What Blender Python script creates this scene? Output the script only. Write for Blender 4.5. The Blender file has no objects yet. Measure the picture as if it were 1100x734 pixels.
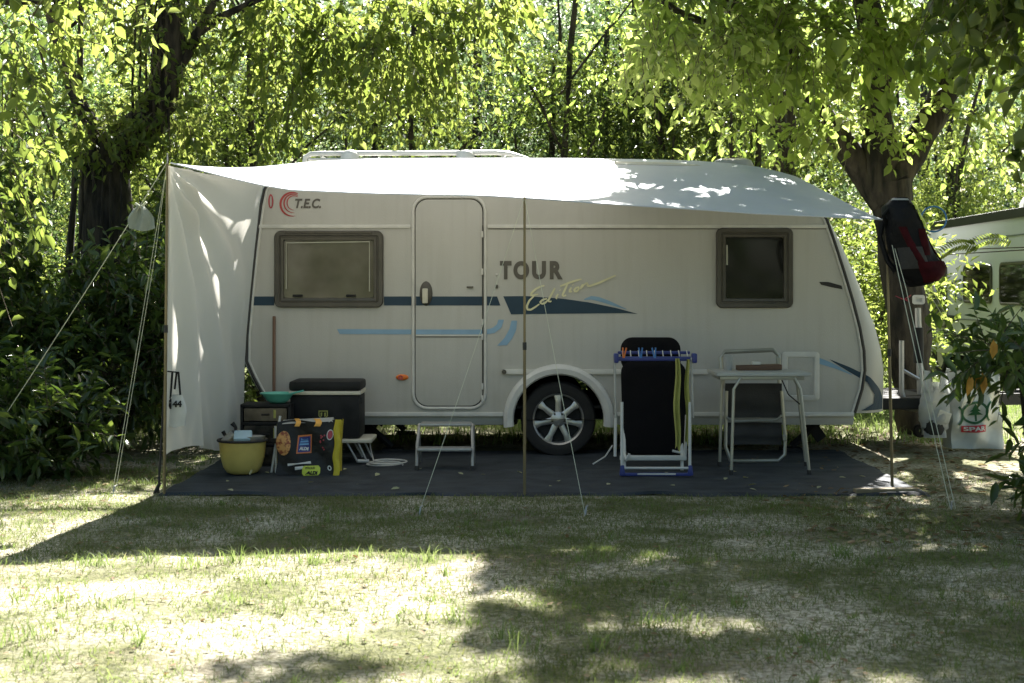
import bpy, bmesh, math, random
import numpy as np
from mathutils import Vector, Matrix
random.seed(7); rng = np.random.default_rng(11)
sc = bpy.context.scene
COL = sc.collection
pi = math.pi
F, HX, HY, CH = 1528.0, 550.0, 315.0, 1.33
WY = 11.5                                   # distance of the caravan's side wall
def X(px, d): return (px-HX)/F*d
def Z(py, d): return CH+(HY-py)/F*d
def wx(px): return (px-HX)/F*WY
def wz(py): return CH+(HY-py)/F*WY
SUN = np.array([0.13, 1.0, 0.92])           # towards the sun
# ------------------------------------------------------------------ materials
def newmat(name):
    m = bpy.data.materials.new(name); m.use_nodes = True
    nt = m.node_tree; nt.nodes.clear()
    out = nt.nodes.new('ShaderNodeOutputMaterial')
    return m, nt, out
def pmat(name, c, rough=0.5, metal=0.0, c2=None, scale=6.0, bump=0.0, bscale=60.0, spec=0.5, detail=5.0, lo=0.35, hi=0.65, coat=0.0, trans=0.0, tcol=None, stretch=None):
    m, nt, out = newmat(name); N, L = nt.nodes, nt.links
    b = N.new('ShaderNodeBsdfPrincipled')
    b.inputs['Roughness'].default_value = rough; b.inputs['Metallic'].default_value = metal
    b.inputs['Specular IOR Level'].default_value = spec; b.inputs['Coat Weight'].default_value = coat
    tc = N.new('ShaderNodeTexCoord'); co = tc.outputs['Object']
    if stretch:
        mp = N.new('ShaderNodeMapping'); mp.inputs['Scale'].default_value = stretch
        L.new(co, mp.inputs['Vector']); co = mp.outputs['Vector']
    if c2 is None: c2 = tuple(v*0.86 for v in c[:3])
    n = N.new('ShaderNodeTexNoise'); n.inputs['Scale'].default_value = scale; n.inputs['Detail'].default_value = detail
    L.new(co, n.inputs['Vector'])
    r = N.new('ShaderNodeValToRGB'); r.color_ramp.elements[0].position = lo; r.color_ramp.elements[1].position = hi
    r.color_ramp.elements[0].color = (*c2[:3], 1); r.color_ramp.elements[1].color = (*c[:3], 1)
    L.new(n.outputs['Fac'], r.inputs['Fac']); L.new(r.outputs['Color'], b.inputs['Base Color'])
    if bump > 0:
        n2 = N.new('ShaderNodeTexNoise'); n2.inputs['Scale'].default_value = bscale; n2.inputs['Detail'].default_value = 4
        L.new(co, n2.inputs['Vector'])
        bp = N.new('ShaderNodeBump'); bp.inputs['Strength'].default_value = bump; bp.inputs['Distance'].default_value = 0.02
        L.new(n2.outputs['Fac'], bp.inputs['Height']); L.new(bp.outputs['Normal'], b.inputs['Normal'])
    sh = b.outputs[0]
    if trans > 0:
        t = N.new('ShaderNodeBsdfTranslucent'); t.inputs['Color'].default_value = (*(tcol or c)[:3], 1)
        mx = N.new('ShaderNodeMixShader'); mx.inputs['Fac'].default_value = trans
        L.new(sh, mx.inputs[1]); L.new(t.outputs[0], mx.inputs[2]); sh = mx.outputs[0]
    L.new(sh, out.inputs['Surface'])
    return m
def leafmat(name, cols, tcols, fac=0.45, rough=0.45, spec=0.4, nscale=0.8):
    """cols: dark..light reflectance ramp, tcols: the same for light coming through"""
    m, nt, out = newmat(name); N, L = nt.nodes, nt.links
    g = N.new('ShaderNodeNewGeometry'); tc = N.new('ShaderNodeTexCoord')
    n = N.new('ShaderNodeTexNoise'); n.inputs['Scale'].default_value = nscale; n.inputs['Detail'].default_value = 3
    L.new(tc.outputs['Object'], n.inputs['Vector'])
    mr = N.new('ShaderNodeMath'); mr.operation = 'MULTIPLY_ADD'; mr.inputs[1].default_value = 0.55
    L.new(g.outputs['Random Per Island'], mr.inputs[0])
    m2 = N.new('ShaderNodeMath'); m2.operation = 'MULTIPLY_ADD'; m2.inputs[1].default_value = 1.5; m2.inputs[2].default_value = -0.52
    L.new(n.outputs['Fac'], m2.inputs[0]); L.new(m2.outputs[0], mr.inputs[2])
    def ramp(cs):
        r = N.new('ShaderNodeValToRGB'); e = r.color_ramp.elements
        while len(e) < len(cs): e.new(0.5)
        for i, c in enumerate(cs):
            e[i].position = i/(len(cs)-1); e[i].color = (*c, 1)
        L.new(mr.outputs[0], r.inputs['Fac']); return r.outputs['Color']
    b = N.new('ShaderNodeBsdfPrincipled'); b.inputs['Roughness'].default_value = rough; b.inputs['Specular IOR Level'].default_value = spec
    L.new(ramp(cols), b.inputs['Base Color'])
    t = N.new('ShaderNodeBsdfTranslucent'); L.new(ramp(tcols), t.inputs['Color'])
    mx = N.new('ShaderNodeMixShader'); mx.inputs['Fac'].default_value = fac
    L.new(b.outputs[0], mx.inputs[1]); L.new(t.outputs[0], mx.inputs[2]); L.new(mx.outputs[0], out.inputs['Surface'])
    return m
M = {}
M['wall'] = pmat('caravan_side', (.51,.505,.47), .40, c2=(.46,.455,.42), scale=1.6, bump=.13, bscale=190, stretch=(1,1,.35), lo=.3, hi=.7)
def grime(m, z0, z1):
    nt = m.node_tree; N, L = nt.nodes, nt.links; b = [n for n in N if n.type == 'BSDF_PRINCIPLED'][0]; src = b.inputs['Base Color'].links[0].from_socket
    g = N.new('ShaderNodeNewGeometry'); mp = N.new('ShaderNodeMapping'); mp.inputs['Scale'].default_value = (7, 7, .5); L.new(g.outputs['Position'], mp.inputs[0])
    n = N.new('ShaderNodeTexNoise'); n.inputs['Scale'].default_value = 2.2; n.inputs['Detail'].default_value = 6; L.new(mp.outputs[0], n.inputs[0])
    r = N.new('ShaderNodeMapRange'); r.inputs[1].default_value = .48; r.inputs[2].default_value = .75; r.inputs[3].default_value = 0; r.inputs[4].default_value = .15; L.new(n.outputs['Fac'], r.inputs[0])
    s = N.new('ShaderNodeSeparateXYZ'); L.new(g.outputs['Position'], s.inputs[0])
    r2 = N.new('ShaderNodeMapRange'); r2.inputs[1].default_value = z0; r2.inputs[2].default_value = z1; r2.inputs[3].default_value = .45; r2.inputs[4].default_value = 0; L.new(s.outputs['Z'], r2.inputs[0])
    n3 = N.new('ShaderNodeTexNoise'); n3.inputs['Scale'].default_value = 9; n3.inputs['Detail'].default_value = 8; L.new(g.outputs['Position'], n3.inputs[0])
    mu = N.new('ShaderNodeMath'); mu.operation = 'MULTIPLY'; L.new(r2.outputs[0], mu.inputs[0]); L.new(n3.outputs['Fac'], mu.inputs[1])
    ad = N.new('ShaderNodeMath'); ad.operation = 'ADD'; ad.use_clamp = True; L.new(r.outputs[0], ad.inputs[0]); L.new(mu.outputs[0], ad.inputs[1])
    x = N.new('ShaderNodeMix'); x.data_type = 'RGBA'; L.new(ad.outputs[0], x.inputs[0]); L.new(src, x.inputs[6]); x.inputs[7].default_value = (.26,.235,.18,1); L.new(x.outputs[2], b.inputs['Base Color'])
grime(M['wall'], .35, .95)
M['shell'] = pmat('caravan_shell', (.60,.60,.56), .28, c2=(.53,.53,.48), scale=2.5, coat=.2)
M['trim'] = pmat('ivory_trim', (.66,.655,.61), .4, scale=8)

M['seal'] = pmat('dark_seal', (.035,.033,.03), .6)
M['wframe'] = pmat('window_frame', (.075,.068,.055), .35, c2=(.06,.055,.045), scale=10)
M['stripe'] = pmat('navy_stripe', (.03,.06,.09), .5, spec=.25, c2=(.024,.05,.08), scale=4)
M['lblue'] = pmat('light_blue_stripe', (.24,.40,.56), .4, scale=5)
M['ink'] = pmat('lettering_grey', (.105,.095,.08), .5)
M['gold'] = pmat('lettering_cream', (.74,.71,.45), .5)
M['red'] = pmat('logo_red', (.42,.05,.05), .5)
M['orange'] = pmat('marker_orange', (.75,.18,.02), .3)
M['black'] = pmat('black_plastic', (.010,.010,.010), .6, spec=.25, c2=(.02,.02,.02), scale=9)
M['rubber'] = pmat('tyre_rubber', (.018,.018,.018), .8, bump=.2, bscale=80)
M['alloy'] = pmat('alloy_silver', (.55,.55,.54), .35, metal=.75, c2=(.45,.45,.44))
M['chrome'] = pmat('bright_steel', (.7,.7,.7), .25, metal=.9)
M['steel'] = pmat('galvanised_steel', (.42,.42,.41), .45, metal=.7, scale=14)
M['chassis'] = pmat('chassis_dark', (.025,.025,.024), .8)
M['white'] = pmat('white_plastic', (.66,.66,.63), .4)
M['tarp'] = pmat('tarp_white', (.72,.77,.86), .5, c2=(.66,.71,.80), scale=2.2, bump=.22, bscale=7, trans=.22, tcol=(.7,.7,.68))
M['sheet'] = pmat('side_cloth', (.62,.61,.58), .8, c2=(.56,.55,.52), scale=1.5, trans=.5, tcol=(.85,.82,.74), bump=.05, bscale=20)
M['wood_pole'] = pmat('pole_brass', (.24,.19,.10), .38, c2=(.15,.125,.07), scale=9, metal=.35, stretch=(1,1,.2))
M['rope'] = pmat('rope_pale', (.62,.64,.50), .8)
M['mat'] = pmat('ground_sheet', (.040,.049,.058), .75, spec=.3, c2=(.022,.027,.033), scale=5, bump=.25, bscale=40, detail=8)
M['yellow'] = pmat('tub_yellow', (.62,.50,.15), .35, c2=(.52,.42,.12), scale=7)
M['teal'] = pmat('teal_plastic', (.12,.48,.38), .35)
M['drawer'] = pmat('smoked_drawer', (.06,.055,.045), .2, c2=(.02,.02,.018), scale=12, lo=.4, hi=.6)
M['cream'] = pmat('cream_band', (.62,.59,.48), .4)
M['bagblack'] = pmat('bag_black', (.018,.017,.017), .45, spec=.3, bump=.5, bscale=18, c2=(.012,.012,.012))
M['bagyellow'] = pmat('bag_yellow', (.62,.50,.03), .45, bump=.3, bscale=30)
M['bagorange'] = pmat('bag_strap', (.72,.36,.05), .5)
M['pizza'] = pmat('pizza_print', (.62,.32,.10), .5, c2=(.25,.05,.02), scale=42, lo=.42, hi=.55)
M['logoblue'] = pmat('logo_blue', (.02,.035,.22), .4)
M['logolight'] = pmat('logo_light', (.18,.42,.75), .4)
M['logoorange'] = pmat('logo_orange', (.75,.22,.06), .4)
M['lime'] = pmat('lime_print', (.58,.66,.06), .4)
M['printwhite'] = pmat('print_white', (.75,.75,.72), .5)
M['printred'] = pmat('print_red', (.45,.05,.07), .4)
M['maroon'] = pmat('backpack_red', (.05,.006,.009), .85, spec=.12, c2=(.025,.004,.005), scale=15, bump=.3, bscale=40)
M['packblack'] = pmat('backpack_black', (.005,.005,.006), .6, spec=.2, bump=.5, bscale=22)
M['packgrey'] = pmat('backpack_grey', (.03,.029,.028), .7, bump=.3, bscale=30)
M['fluo'] = pmat('fluo_yellow', (.55,.66,.08), .5)
M['blue'] = pmat('rack_blue', (.03,.045,.22), .4)
M['pegblue'] = pmat('peg_blue', (.04,.18,.48), .4)
M['chairblack'] = pmat('chair_black', (.006,.006,.007), .95, spec=.15, bump=.2, bscale=90)
M['chairgrey'] = pmat('chair_grey', (.05,.05,.048), .8, c2=(.035,.035,.034), bump=.2, bscale=120)
M['yelcloth'] = pmat('yellow_cloth', (.42,.42,.12), .8, c2=(.33,.33,.09), bump=.3, bscale=30)
M['table'] = pmat('table_top', (.45,.46,.43), .5, c2=(.38,.39,.36), scale=5)
M['tube'] = pmat('tube_beige', (.42,.42,.36), .35, metal=.5)
M['brown'] = pmat('brown_box', (.13,.07,.04), .6)
M['clear'] = pmat('cloudy_plastic', (.55,.57,.56), .3, trans=.4)
M['wood'] = pmat('weathered_plank', (.36,.29,.17), .8, c2=(.22,.17,.10), scale=6, stretch=(.3,4,4), bump=.3)
M['broom'] = pmat('broom_wood', (.16,.09,.055), .6)
M['hempcloth'] = pmat('grey_cloth', (.30,.34,.31), .9, bump=.3, bscale=50)
M['sparwhite'] = pmat('woven_white', (.66,.68,.64), .5, c2=(.58,.60,.56), bump=.35, bscale=9)
M['sparred'] = pmat('label_red', (.50,.03,.04), .5)
M['spargreen'] = pmat('print_green', (.02,.11,.04), .5)
M['mhwhite'] = pmat('motorhome_white', (.66,.68,.68), .35, c2=(.60,.62,.61), scale=.8)
M['mhdark'] = pmat('motorhome_roof_edge', (.02,.02,.022), .5)
M['mhgrey'] = pmat('motorhome_grey', (.22,.24,.24), .5)
M['hoop'] = pmat('hoop_blue', (.05,.22,.50), .35)
M['straw_leaf'] = pmat('withered_leaf', (.60,.33,.06), .6, c2=(.42,.2,.03), scale=20, trans=.3)
M['bark'] = pmat('bark', (.055,.046,.034), .9, c2=(.008,.007,.005), scale=5, bump=1.0, bscale=16, detail=10, stretch=(2.2,2.2,.5), lo=.4, hi=.62)
M['barkdark'] = pmat('bark_dark', (.06,.05,.035), .9, c2=(.02,.017,.012), scale=6, bump=1.0, bscale=16, stretch=(2,2,.5))
M['twig'] = pmat('twig', (.17,.14,.10), .9, c2=(.08,.065,.045), scale=10)
M['tealitem'] = pmat('pale_blue_dish', (.35,.52,.62), .4)
M['paper'] = pmat('paper_white', (.6,.6,.55), .7)
def panemat(name, c, c2, spec=.5, rough=.06):
    return pmat(name, c, rough, c2=c2, scale=3.0, spec=spec, lo=.3, hi=.7, detail=3)
M['pane'] = panemat('pane_brown', (.19,.175,.14), (.09,.08,.06), .8)
M['panedark'] = panemat('pane_dark', (.010,.010,.009), (.006,.006,.005), .35)
LG = leafmat
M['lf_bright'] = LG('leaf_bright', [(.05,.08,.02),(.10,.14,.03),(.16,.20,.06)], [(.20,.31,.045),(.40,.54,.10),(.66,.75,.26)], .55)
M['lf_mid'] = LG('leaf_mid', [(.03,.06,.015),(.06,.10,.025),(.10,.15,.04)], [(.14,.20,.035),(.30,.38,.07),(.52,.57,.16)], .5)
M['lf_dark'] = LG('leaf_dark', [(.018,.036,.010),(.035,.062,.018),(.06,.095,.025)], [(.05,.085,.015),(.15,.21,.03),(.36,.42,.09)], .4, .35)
M['lf_laurel'] = LG('leaf_laurel', [(.018,.040,.013),(.045,.082,.025),(.09,.14,.04)], [(.05,.10,.014),(.15,.24,.035),(.38,.48,.09)], .34, .28, .6, 2.0)
M['lf_wood'] = LG('leaf_wood', [(.020,.042,.018),(.045,.080,.03),(.10,.15,.06)], [(.03,.06,.015),(.09,.16,.04),(.42,.54,.20)], .42)
M['lf_haze'] = LG('leaf_haze_tint', [(.03,.055,.025),(.06,.10,.045),(.12,.17,.09)], [(.06,.11,.04),(.16,.24,.10),(.48,.58,.32)], .45)  # distance haze is put into these paler leaf colours
M['grass'] = LG('grass_blade', [(.13,.115,.05),(.05,.075,.018),(.21,.19,.09)], [(.30,.30,.10),(.25,.36,.08),(.42,.40,.2)], .35, .7, .2, 1.3)
M['tuft'] = LG('grass_tuft', [(.07,.12,.03),(.10,.17,.04),(.17,.23,.07)], [(.22,.32,.07),(.32,.42,.12),(.48,.54,.22)], .35, .6, .3, 3.0)
def ground_material():
    m, nt, out = newmat('ground_soil_and_straw'); N, L = nt.nodes, nt.links
    tc = N.new('ShaderNodeTexCoord')
    def noise(s, d=6):
        n = N.new('ShaderNodeTexNoise'); n.inputs['Scale'].default_value = s; n.inputs['Detail'].default_value = d
        n.inputs['Roughness'].default_value = .62
        L.new(tc.outputs['Object'], n.inputs['Vector']); return n.outputs['Fac']
    def ramp(f, a, b, ca, cb):
        r = N.new('ShaderNodeValToRGB'); r.color_ramp.elements[0].position = a; r.color_ramp.elements[1].position = b
        r.color_ramp.elements[0].color = (*ca, 1); r.color_ramp.elements[1].color = (*cb, 1)
        L.new(f, r.inputs['Fac']); return r.outputs['Color']
    def mix(f, a, b):
        x = N.new('ShaderNodeMix'); x.data_type = 'RGBA'
        L.new(f, x.inputs[0]); L.new(a, x.inputs[6]); L.new(b, x.inputs[7]); return x.outputs[2]
    straw = ramp(noise(38), .35, .62, (.15,.13,.075), (.66,.61,.48))
    green = ramp(noise(30), .35, .65, (.045,.054,.016), (.16,.17,.06))
    soil = ramp(noise(22), .35, .65, (.08,.062,.042), (.30,.24,.17))
    c = mix(ramp(noise(1.3, 6), .40, .58, (0,0,0), (.85,.85,.85)), straw, green)
    c = mix(ramp(noise(.55, 5), .52, .66, (0,0,0), (.8,.8,.8)), c, soil)
    sp = N.new('ShaderNodeSeparateXYZ'); L.new(tc.outputs['Object'], sp.inputs[0])
    mr = N.new('ShaderNodeMapRange'); mr.inputs[1].default_value = 12.5; mr.inputs[2].default_value = 15
    L.new(sp.outputs['Y'], mr.inputs[0])
    back = ramp(noise(9), .35, .65, (.05,.07,.02), (.20,.22,.08))
    c = mix(mr.outputs[0], c, back)
    b = N.new('ShaderNodeBsdfPrincipled'); b.inputs['Roughness'].default_value = .95; b.inputs['Specular IOR Level'].default_value = .1
    L.new(c, b.inputs['Base Color'])
    bp = N.new('ShaderNodeBump'); bp.inputs['Strength'].default_value = 1; bp.inputs['Distance'].default_value = .02
    L.new(noise(60, 8), bp.inputs['Height']); L.new(bp.outputs[0], b.inputs['Normal'])
    L.new(b.outputs[0], out.inputs[0]); return m
M['ground'] = ground_material()
# ------------------------------------------------------------------ scene tree helpers
def root_loc(o):
    while o.parent: o = o.parent
    return o.location
def tag(o, label=None, cat=None, group=None, kind=None):
    if label: o['label'] = label
    if cat: o['category'] = cat
    if group: o['group'] = group
    if kind: o['kind'] = kind
    return o
def thing(name, label, cat, loc=(0,0,0), group=None):
    o = bpy.data.objects.new(name, None); o.empty_display_size = .1; COL.objects.link(o); o.location = loc
    return tag(o, label, cat, group)
def link_mesh(name, me, parent, loc, mats):
    for mt in mats: me.materials.append(mt)
    o = bpy.data.objects.new(name, me); COL.objects.link(o)
    if parent is not None:
        o.parent = parent
    elif loc is not None: o.location = loc
    return o
def base_of(parent, loc):
    if parent is not None: return Vector(root_loc(parent))
    return Vector(loc) if loc is not None else Vector((0,0,0))
def np_mesh(name, V, faces, mat, parent=None, loc=None, smooth=False):
    """V (n,3) array, faces = list of (m,k) arrays"""
    V = np.asarray(V, dtype=np.float64) - np.array(base_of(parent, loc))
    me = bpy.data.meshes.new(name)
    me.vertices.add(len(V)); me.vertices.foreach_set('co', V.astype(np.float32).ravel())
    loops = np.concatenate([f.ravel() for f in faces]).astype(np.int32)
    sizes = np.concatenate([np.full(len(f), f.shape[1]) for f in faces]).astype(np.int32)
    me.loops.add(len(loops)); me.loops.foreach_set('vertex_index', loops)
    me.polygons.add(len(sizes))
    st = np.zeros(len(sizes), dtype=np.int32); st[1:] = np.cumsum(sizes)[:-1]
    me.polygons.foreach_set('loop_start', st)
    if smooth: me.polygons.foreach_set('use_smooth', np.ones(len(sizes), dtype=bool))
    me.update(calc_edges=True); me.validate()
    return link_mesh(name, me, parent, loc, [mat])
class MB:
    def __init__(s): s.v = []; s.f = []
    def add(s, vs, fs):
        n = len(s.v); s.v += [tuple(v) for v in vs]; s.f += [tuple(i+n for i in f) for f in fs]; return s
    def box(s, c, size, rot=None, bev=0.0, taper=1.0):
        hx, hy, hz = [q/2 for q in size]; b = min(bev, hx*.9, hy*.9, hz*.9)
        if b <= 0:
            vs = [Vector((x*hx*(taper if z > 0 else 1), y*hy*(taper if z > 0 else 1), z*hz)) for z in (-1,1) for y in (-1,1) for x in (-1,1)]
            fs = [(0,2,3,1),(4,5,7,6),(0,1,5,4),(2,6,7,3),(0,4,6,2),(1,3,7,5)]
        else:
            vs, fs = [], []
            bm = bmesh.new(); bmesh.ops.create_cube(bm, size=1)
            for v in bm.verts:
                t = taper if v.co.z > 0 else 1
                v.co = Vector((v.co.x*2*hx*t, v.co.y*2*hy*t, v.co.z*2*hz))
            bmesh.ops.bevel(bm, geom=list(bm.edges), offset=b, segments=2, profile=.6, affect='EDGES')
            bm.verts.index_update(); vs = [v.co.copy() for v in bm.verts]; fs = [[v.index for v in f.verts] for f in bm.faces]; bm.free()
        if rot is not None:
            R = rot if isinstance(rot, Matrix) else (Matrix.Rotation(rot[2], 3, 'Z') @ Matrix.Rotation(rot[1], 3, 'Y') @ Matrix.Rotation(rot[0], 3, 'X'))
            vs = [R @ v for v in vs]
        return s.add([v+Vector(c) for v in vs], fs)
    def tube(s, pts, r, n=8, closed=False, cap=True):
        pts = [Vector(p) for p in pts]; m = len(pts)
        rs = r if isinstance(r, (list, tuple)) else [r]*m
        rings = []; prev = None
        for i, p in enumerate(pts):
            if closed: t = pts[(i+1) % m]-pts[i-1]
            else: t = pts[min(i+1, m-1)]-pts[max(i-1, 0)]
            t.normalize()
            if prev is None:
                a = Vector((0,0,1)) if abs(t.z) < .9 else Vector((1,0,0))
                u = t.cross(a).normalized()
            else:
                u = prev-t*prev.dot(t)
                u = u.normalized() if u.length > 1e-6 else prev
            prev = u; w = t.cross(u)
            rings.append([p+(u*math.cos(2*pi*k/n)+w*math.sin(2*pi*k/n))*rs[i] for k in range(n)])
        vs = [v for ring in rings for v in ring]; fs = []
        for i in range(m if closed else m-1):
            j = (i+1) % m
            for k in range(n):
                k2 = (k+1) % n
                fs.append((i*n+k, i*n+k2, j*n+k2, j*n+k))
        if cap and not closed:
            fs.append(tuple(range(n-1, -1, -1))); fs.append(tuple((m-1)*n+k for k in range(n)))
        return s.add(vs, fs)
    def lathe(s, prof, c, axis='Z', n=32, closed=False):
        vs, fs = [], []
        for r, h in prof:
            for k in range(n):
                a = 2*pi*k/n; x, y = r*math.cos(a), r*math.sin(a)
                v = Vector((x,y,h)) if axis == 'Z' else (Vector((x,h,y)) if axis == 'Y' else Vector((h,x,y)))
                vs.append(v+Vector(c))
        m = len(prof)
        for i in range(m if closed else m-1):
            j = (i+1) % m
            for k in range(n):
                fs.append((i*n+k, i*n+(k+1) % n, j*n+(k+1) % n, j*n+k))
        return s.add(vs, fs)
    def loops(s, loops, cap0=False, cap1=False):
        n = len(loops[0]); vs = [v for l in loops for v in l]; fs = []
        for i in range(len(loops)-1):
            for k in range(n):
                fs.append((i*n+k, i*n+(k+1) % n, (i+1)*n+(k+1) % n, (i+1)*n+k))
        if cap0: fs.append(tuple(range(n)))
        if cap1: fs.append(tuple((len(loops)-1)*n+k for k in range(n)))
        return s.add(vs, fs)
    def grid(s, fn, nu, nv):
        vs = [fn(i/nu, j/nv) for j in range(nv+1) for i in range(nu+1)]
        fs = [(j*(nu+1)+i, j*(nu+1)+i+1, (j+1)*(nu+1)+i+1, (j+1)*(nu+1)+i) for j in range(nv) for i in range(nu)]
        return s.add(vs, fs)
    def poly(s, pts): return s.add(pts, [tuple(range(len(pts)))])
    def build(s, name, mat, parent=None, loc=None, smooth=False, angle=None):
        b = base_of(parent, loc)
        me = bpy.data.meshes.new(name)
        me.from_pydata([Vector(v)-b for v in s.v], [], s.f)
        bm = bmesh.new(); bm.from_mesh(me); bmesh.ops.recalc_face_normals(bm, faces=bm.faces); bm.to_mesh(me); bm.free()
        if smooth:
            me.polygons.foreach_set('use_smooth', [True]*len(me.polygons))
            me.set_sharp_from_angle(angle=math.radians(angle or 40))
        me.update()
        return link_mesh(name, me, parent, loc, [mat])
def rrect(x0, x1, z0, z1, r, n=6):
    """rounded rectangle, list of (x,z)"""
    r = max(1e-4, min(r, (x1-x0)/2-1e-4, (z1-z0)/2-1e-4)); out = []
    for cx, cz, a0 in ((x1-r, z1-r, 0), (x0+r, z1-r, 90), (x0+r, z0+r, 180), (x1-r, z0+r, 270)):
        for k in range(n+1):
            a = math.radians(a0+90*k/n); out.append((cx+r*math.cos(a), cz+r*math.sin(a)))
    return out
def rr(mb, x0, x1, z0, z1, r, prof, cap=False, capback=False, plane='XZ'):
    """loft of rounded rectangles; prof = (inset, depth) pairs; depth is the y (or x) coordinate"""
    ls = []
    for ins, y in prof:
        pts = rrect(x0+ins, x1-ins, z0+ins, z1-ins, max(r-ins, .003))
        ls.append([((x, y, z) if plane == 'XZ' else ((y, x, z) if plane == 'YZ' else (x, z, y))) for x, z in pts])
    return mb.loops(ls, cap0=capback, cap1=cap)
def text_mesh(s, shear=0.0, offset=0.0):
    cu = bpy.data.curves.new('t', 'FONT'); cu.body = s; cu.size = 1; cu.shear = shear; cu.offset = offset; cu.resolution_u = 6
    o = bpy.data.objects.new('t', cu); COL.objects.link(o)
    dg = bpy.context.evaluated_depsgraph_get(); dg.update()
    me = bpy.data.meshes.new_from_object(o.evaluated_get(dg))
    vs = [v.co.copy() for v in me.vertices]; fs = [tuple(p.vertices) for p in me.polygons]
    bpy.data.objects.remove(o); bpy.data.curves.remove(cu); bpy.data.meshes.remove(me)
    return vs, fs
def text_fit(mb, s, fn, w=1.0, shear=0.0, offset=0.0):
    """text mapped to the unit square, then through fn(u, v) -> point"""
    vs, fs = text_mesh(s, shear, offset)
    x0 = min(v.x for v in vs); x1 = max(v.x for v in vs); y0 = min(v.y for v in vs); y1 = max(v.y for v in vs)
    return mb.add([fn((v.x-x0)/(x1-x0), (v.y-y0)/(y1-y0)) for v in vs], fs)
def interp(pts, t):
    xs = [p[0] for p in pts]
    return [float(np.interp(t, xs, [p[k] for p in pts])) for k in range(1, len(pts[0]))]
# smooth lattice noise, 0..1
_lat = rng.random((64, 64))
def vnoise(x, y, s=1.0, ox=0.0, oy=0.0):
    x = np.asarray(x)*s+ox+500; y = np.asarray(y)*s+oy+500
    xi = np.floor(x).astype(int); yi = np.floor(y).astype(int); fx = x-xi; fy = y-yi
    fx = fx*fx*(3-2*fx); fy = fy*fy*(3-2*fy)
    a = _lat[xi % 64, yi % 64]; b = _lat[(xi+1) % 64, yi % 64]; c = _lat[xi % 64, (yi+1) % 64]; d = _lat[(xi+1) % 64, (yi+1) % 64]
    return (a*(1-fx)+b*fx)*(1-fy)+(c*(1-fx)+d*fx)*fy
def sstep(a, b, x): 
    t = np.clip((x-a)/(b-a), 0, 1); return t*t*(3-2*t)
# ------------------------------------------------------------------ ground
def gheight(x, y):
    x = np.asarray(x, float); y = np.asarray(y, float)
    h = (vnoise(x, y, 1.3)-.5)*.035+(vnoise(x, y, 5.0, 9)-.5)*.012
    flat = sstep(9.0, 9.4, y)*(1-sstep(12.6, 13.4, y))*(1-sstep(3.2, 4.0, np.abs(x)))
    far = sstep(20, 60, np.hypot(x, y))
    return h*(1-flat)*(1-far)
gx = np.concatenate([[-400,-200,-100,-60,-40,-30,-22,-16,-12], np.arange(-9, -4, .25), np.arange(-4, 4, .05), np.arange(4, 9.1, .25), [12,16,22,30,40,60,100,200,400]])
gy = np.concatenate([[-300,-100,-40,-15,-6,0,2,3.5], np.arange(4.4, 10, .05), np.arange(10, 20, .25), [22,25,30,36,44,60,90,150,300,600]])
GX, GY = np.meshgrid(gx, gy); GV = np.stack([GX.ravel(), GY.ravel(), gheight(GX, GY).ravel()], 1)
nx, ny = len(gx), len(gy); ii, jj = np.meshgrid(np.arange(nx-1), np.arange(ny-1)); q = (jj*nx+ii).ravel()
g = np_mesh('ground', GV, [np.stack([q, q+1, q+nx+1, q+nx], 1)], M['ground'], smooth=True); tag(g, kind='structure')
# ------------------------------------------------------------------ foliage machinery
def leaves(P, A, Nn, ln, wd, fold=.25, droop=.15, simple=False):
    """P base, A axis, Nn normal (n,3); ln, wd (n,) -> verts, faces"""
    A = A/np.linalg.norm(A, axis=1, keepdims=True); S = np.cross(A, Nn); S /= np.linalg.norm(S, axis=1, keepdims=True)+1e-9
    U = np.cross(S, A); l = ln[:, None]; w = wd[:, None]; n = len(P)
    if simple:
        V = np.stack([P, P+A*l*.45+S*w*.5+U*w*fold, P+A*l-U*l*droop, P+A*l*.45-S*w*.5+U*w*fold], 1).reshape(-1, 3)
        b = (np.arange(n)*4)[:, None]
        return V, [np.concatenate([b+[0,1,2], b+[0,2,3]], 0)]
    V = np.stack([P, P+A*l*.28+S*w*.42+U*w*fold*.9, P+A*l*.62+S*w*.44+U*(w*fold-l*droop*.3), P+A*l-U*l*droop,
                  P+A*l*.62-S*w*.44+U*(w*fold-l*droop*.3), P+A*l*.28-S*w*.42+U*w*fold*.9], 1).reshape(-1, 3)
    b = (np.arange(n)*6)[:, None]
    return V, [np.concatenate([b+[0,1,2,3], b+[0,3,4,5]], 0)]
def keep_for_sun(P):
    """leaves over the sunny clearing are left out: the crowns have a real gap there"""
    t = P[:, 2]/SUN[2]; x = P[:, 0]-SUN[0]*t; y = P[:, 1]-SUN[1]*t
    dens = .98*np.where(y < 7.25, sstep(-.45, .10, x), sstep(.05, 1.0, x))+.95*sstep(2.75, 3.15, -x)*sstep(4.5, 6.5, y)+.5*sstep(3.0, 3.5, -x)*(1-sstep(4.5, 6.5, y))
    front = sstep(5.9, 5.0, y)*sstep(-1.0, -.2, x)*sstep(1.4, .5, x)
    dens = dens*(1-.55*front)
    patch = .75*np.exp(-(((x+.75)/.45)**2+((y-5.05)/.35)**2))
    dens = np.maximum(dens, patch)
    dens = np.where((y > 9.9) , 1.2, dens)
    n = .45*vnoise(x, y, 1.7, 3, 8)+.3*vnoise(x, y, 4.5, 13, 2)+.25*vnoise(x, y, 9.0, 3, 12)
    hole = .6*vnoise(x, y, 2.3, 31, 17)+.4*vnoise(x, y, 6.5, 3, 7)
    return (n < dens*1.05-.05) & ~((hole > .70) & (y < 9) & (x > -.2))
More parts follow.
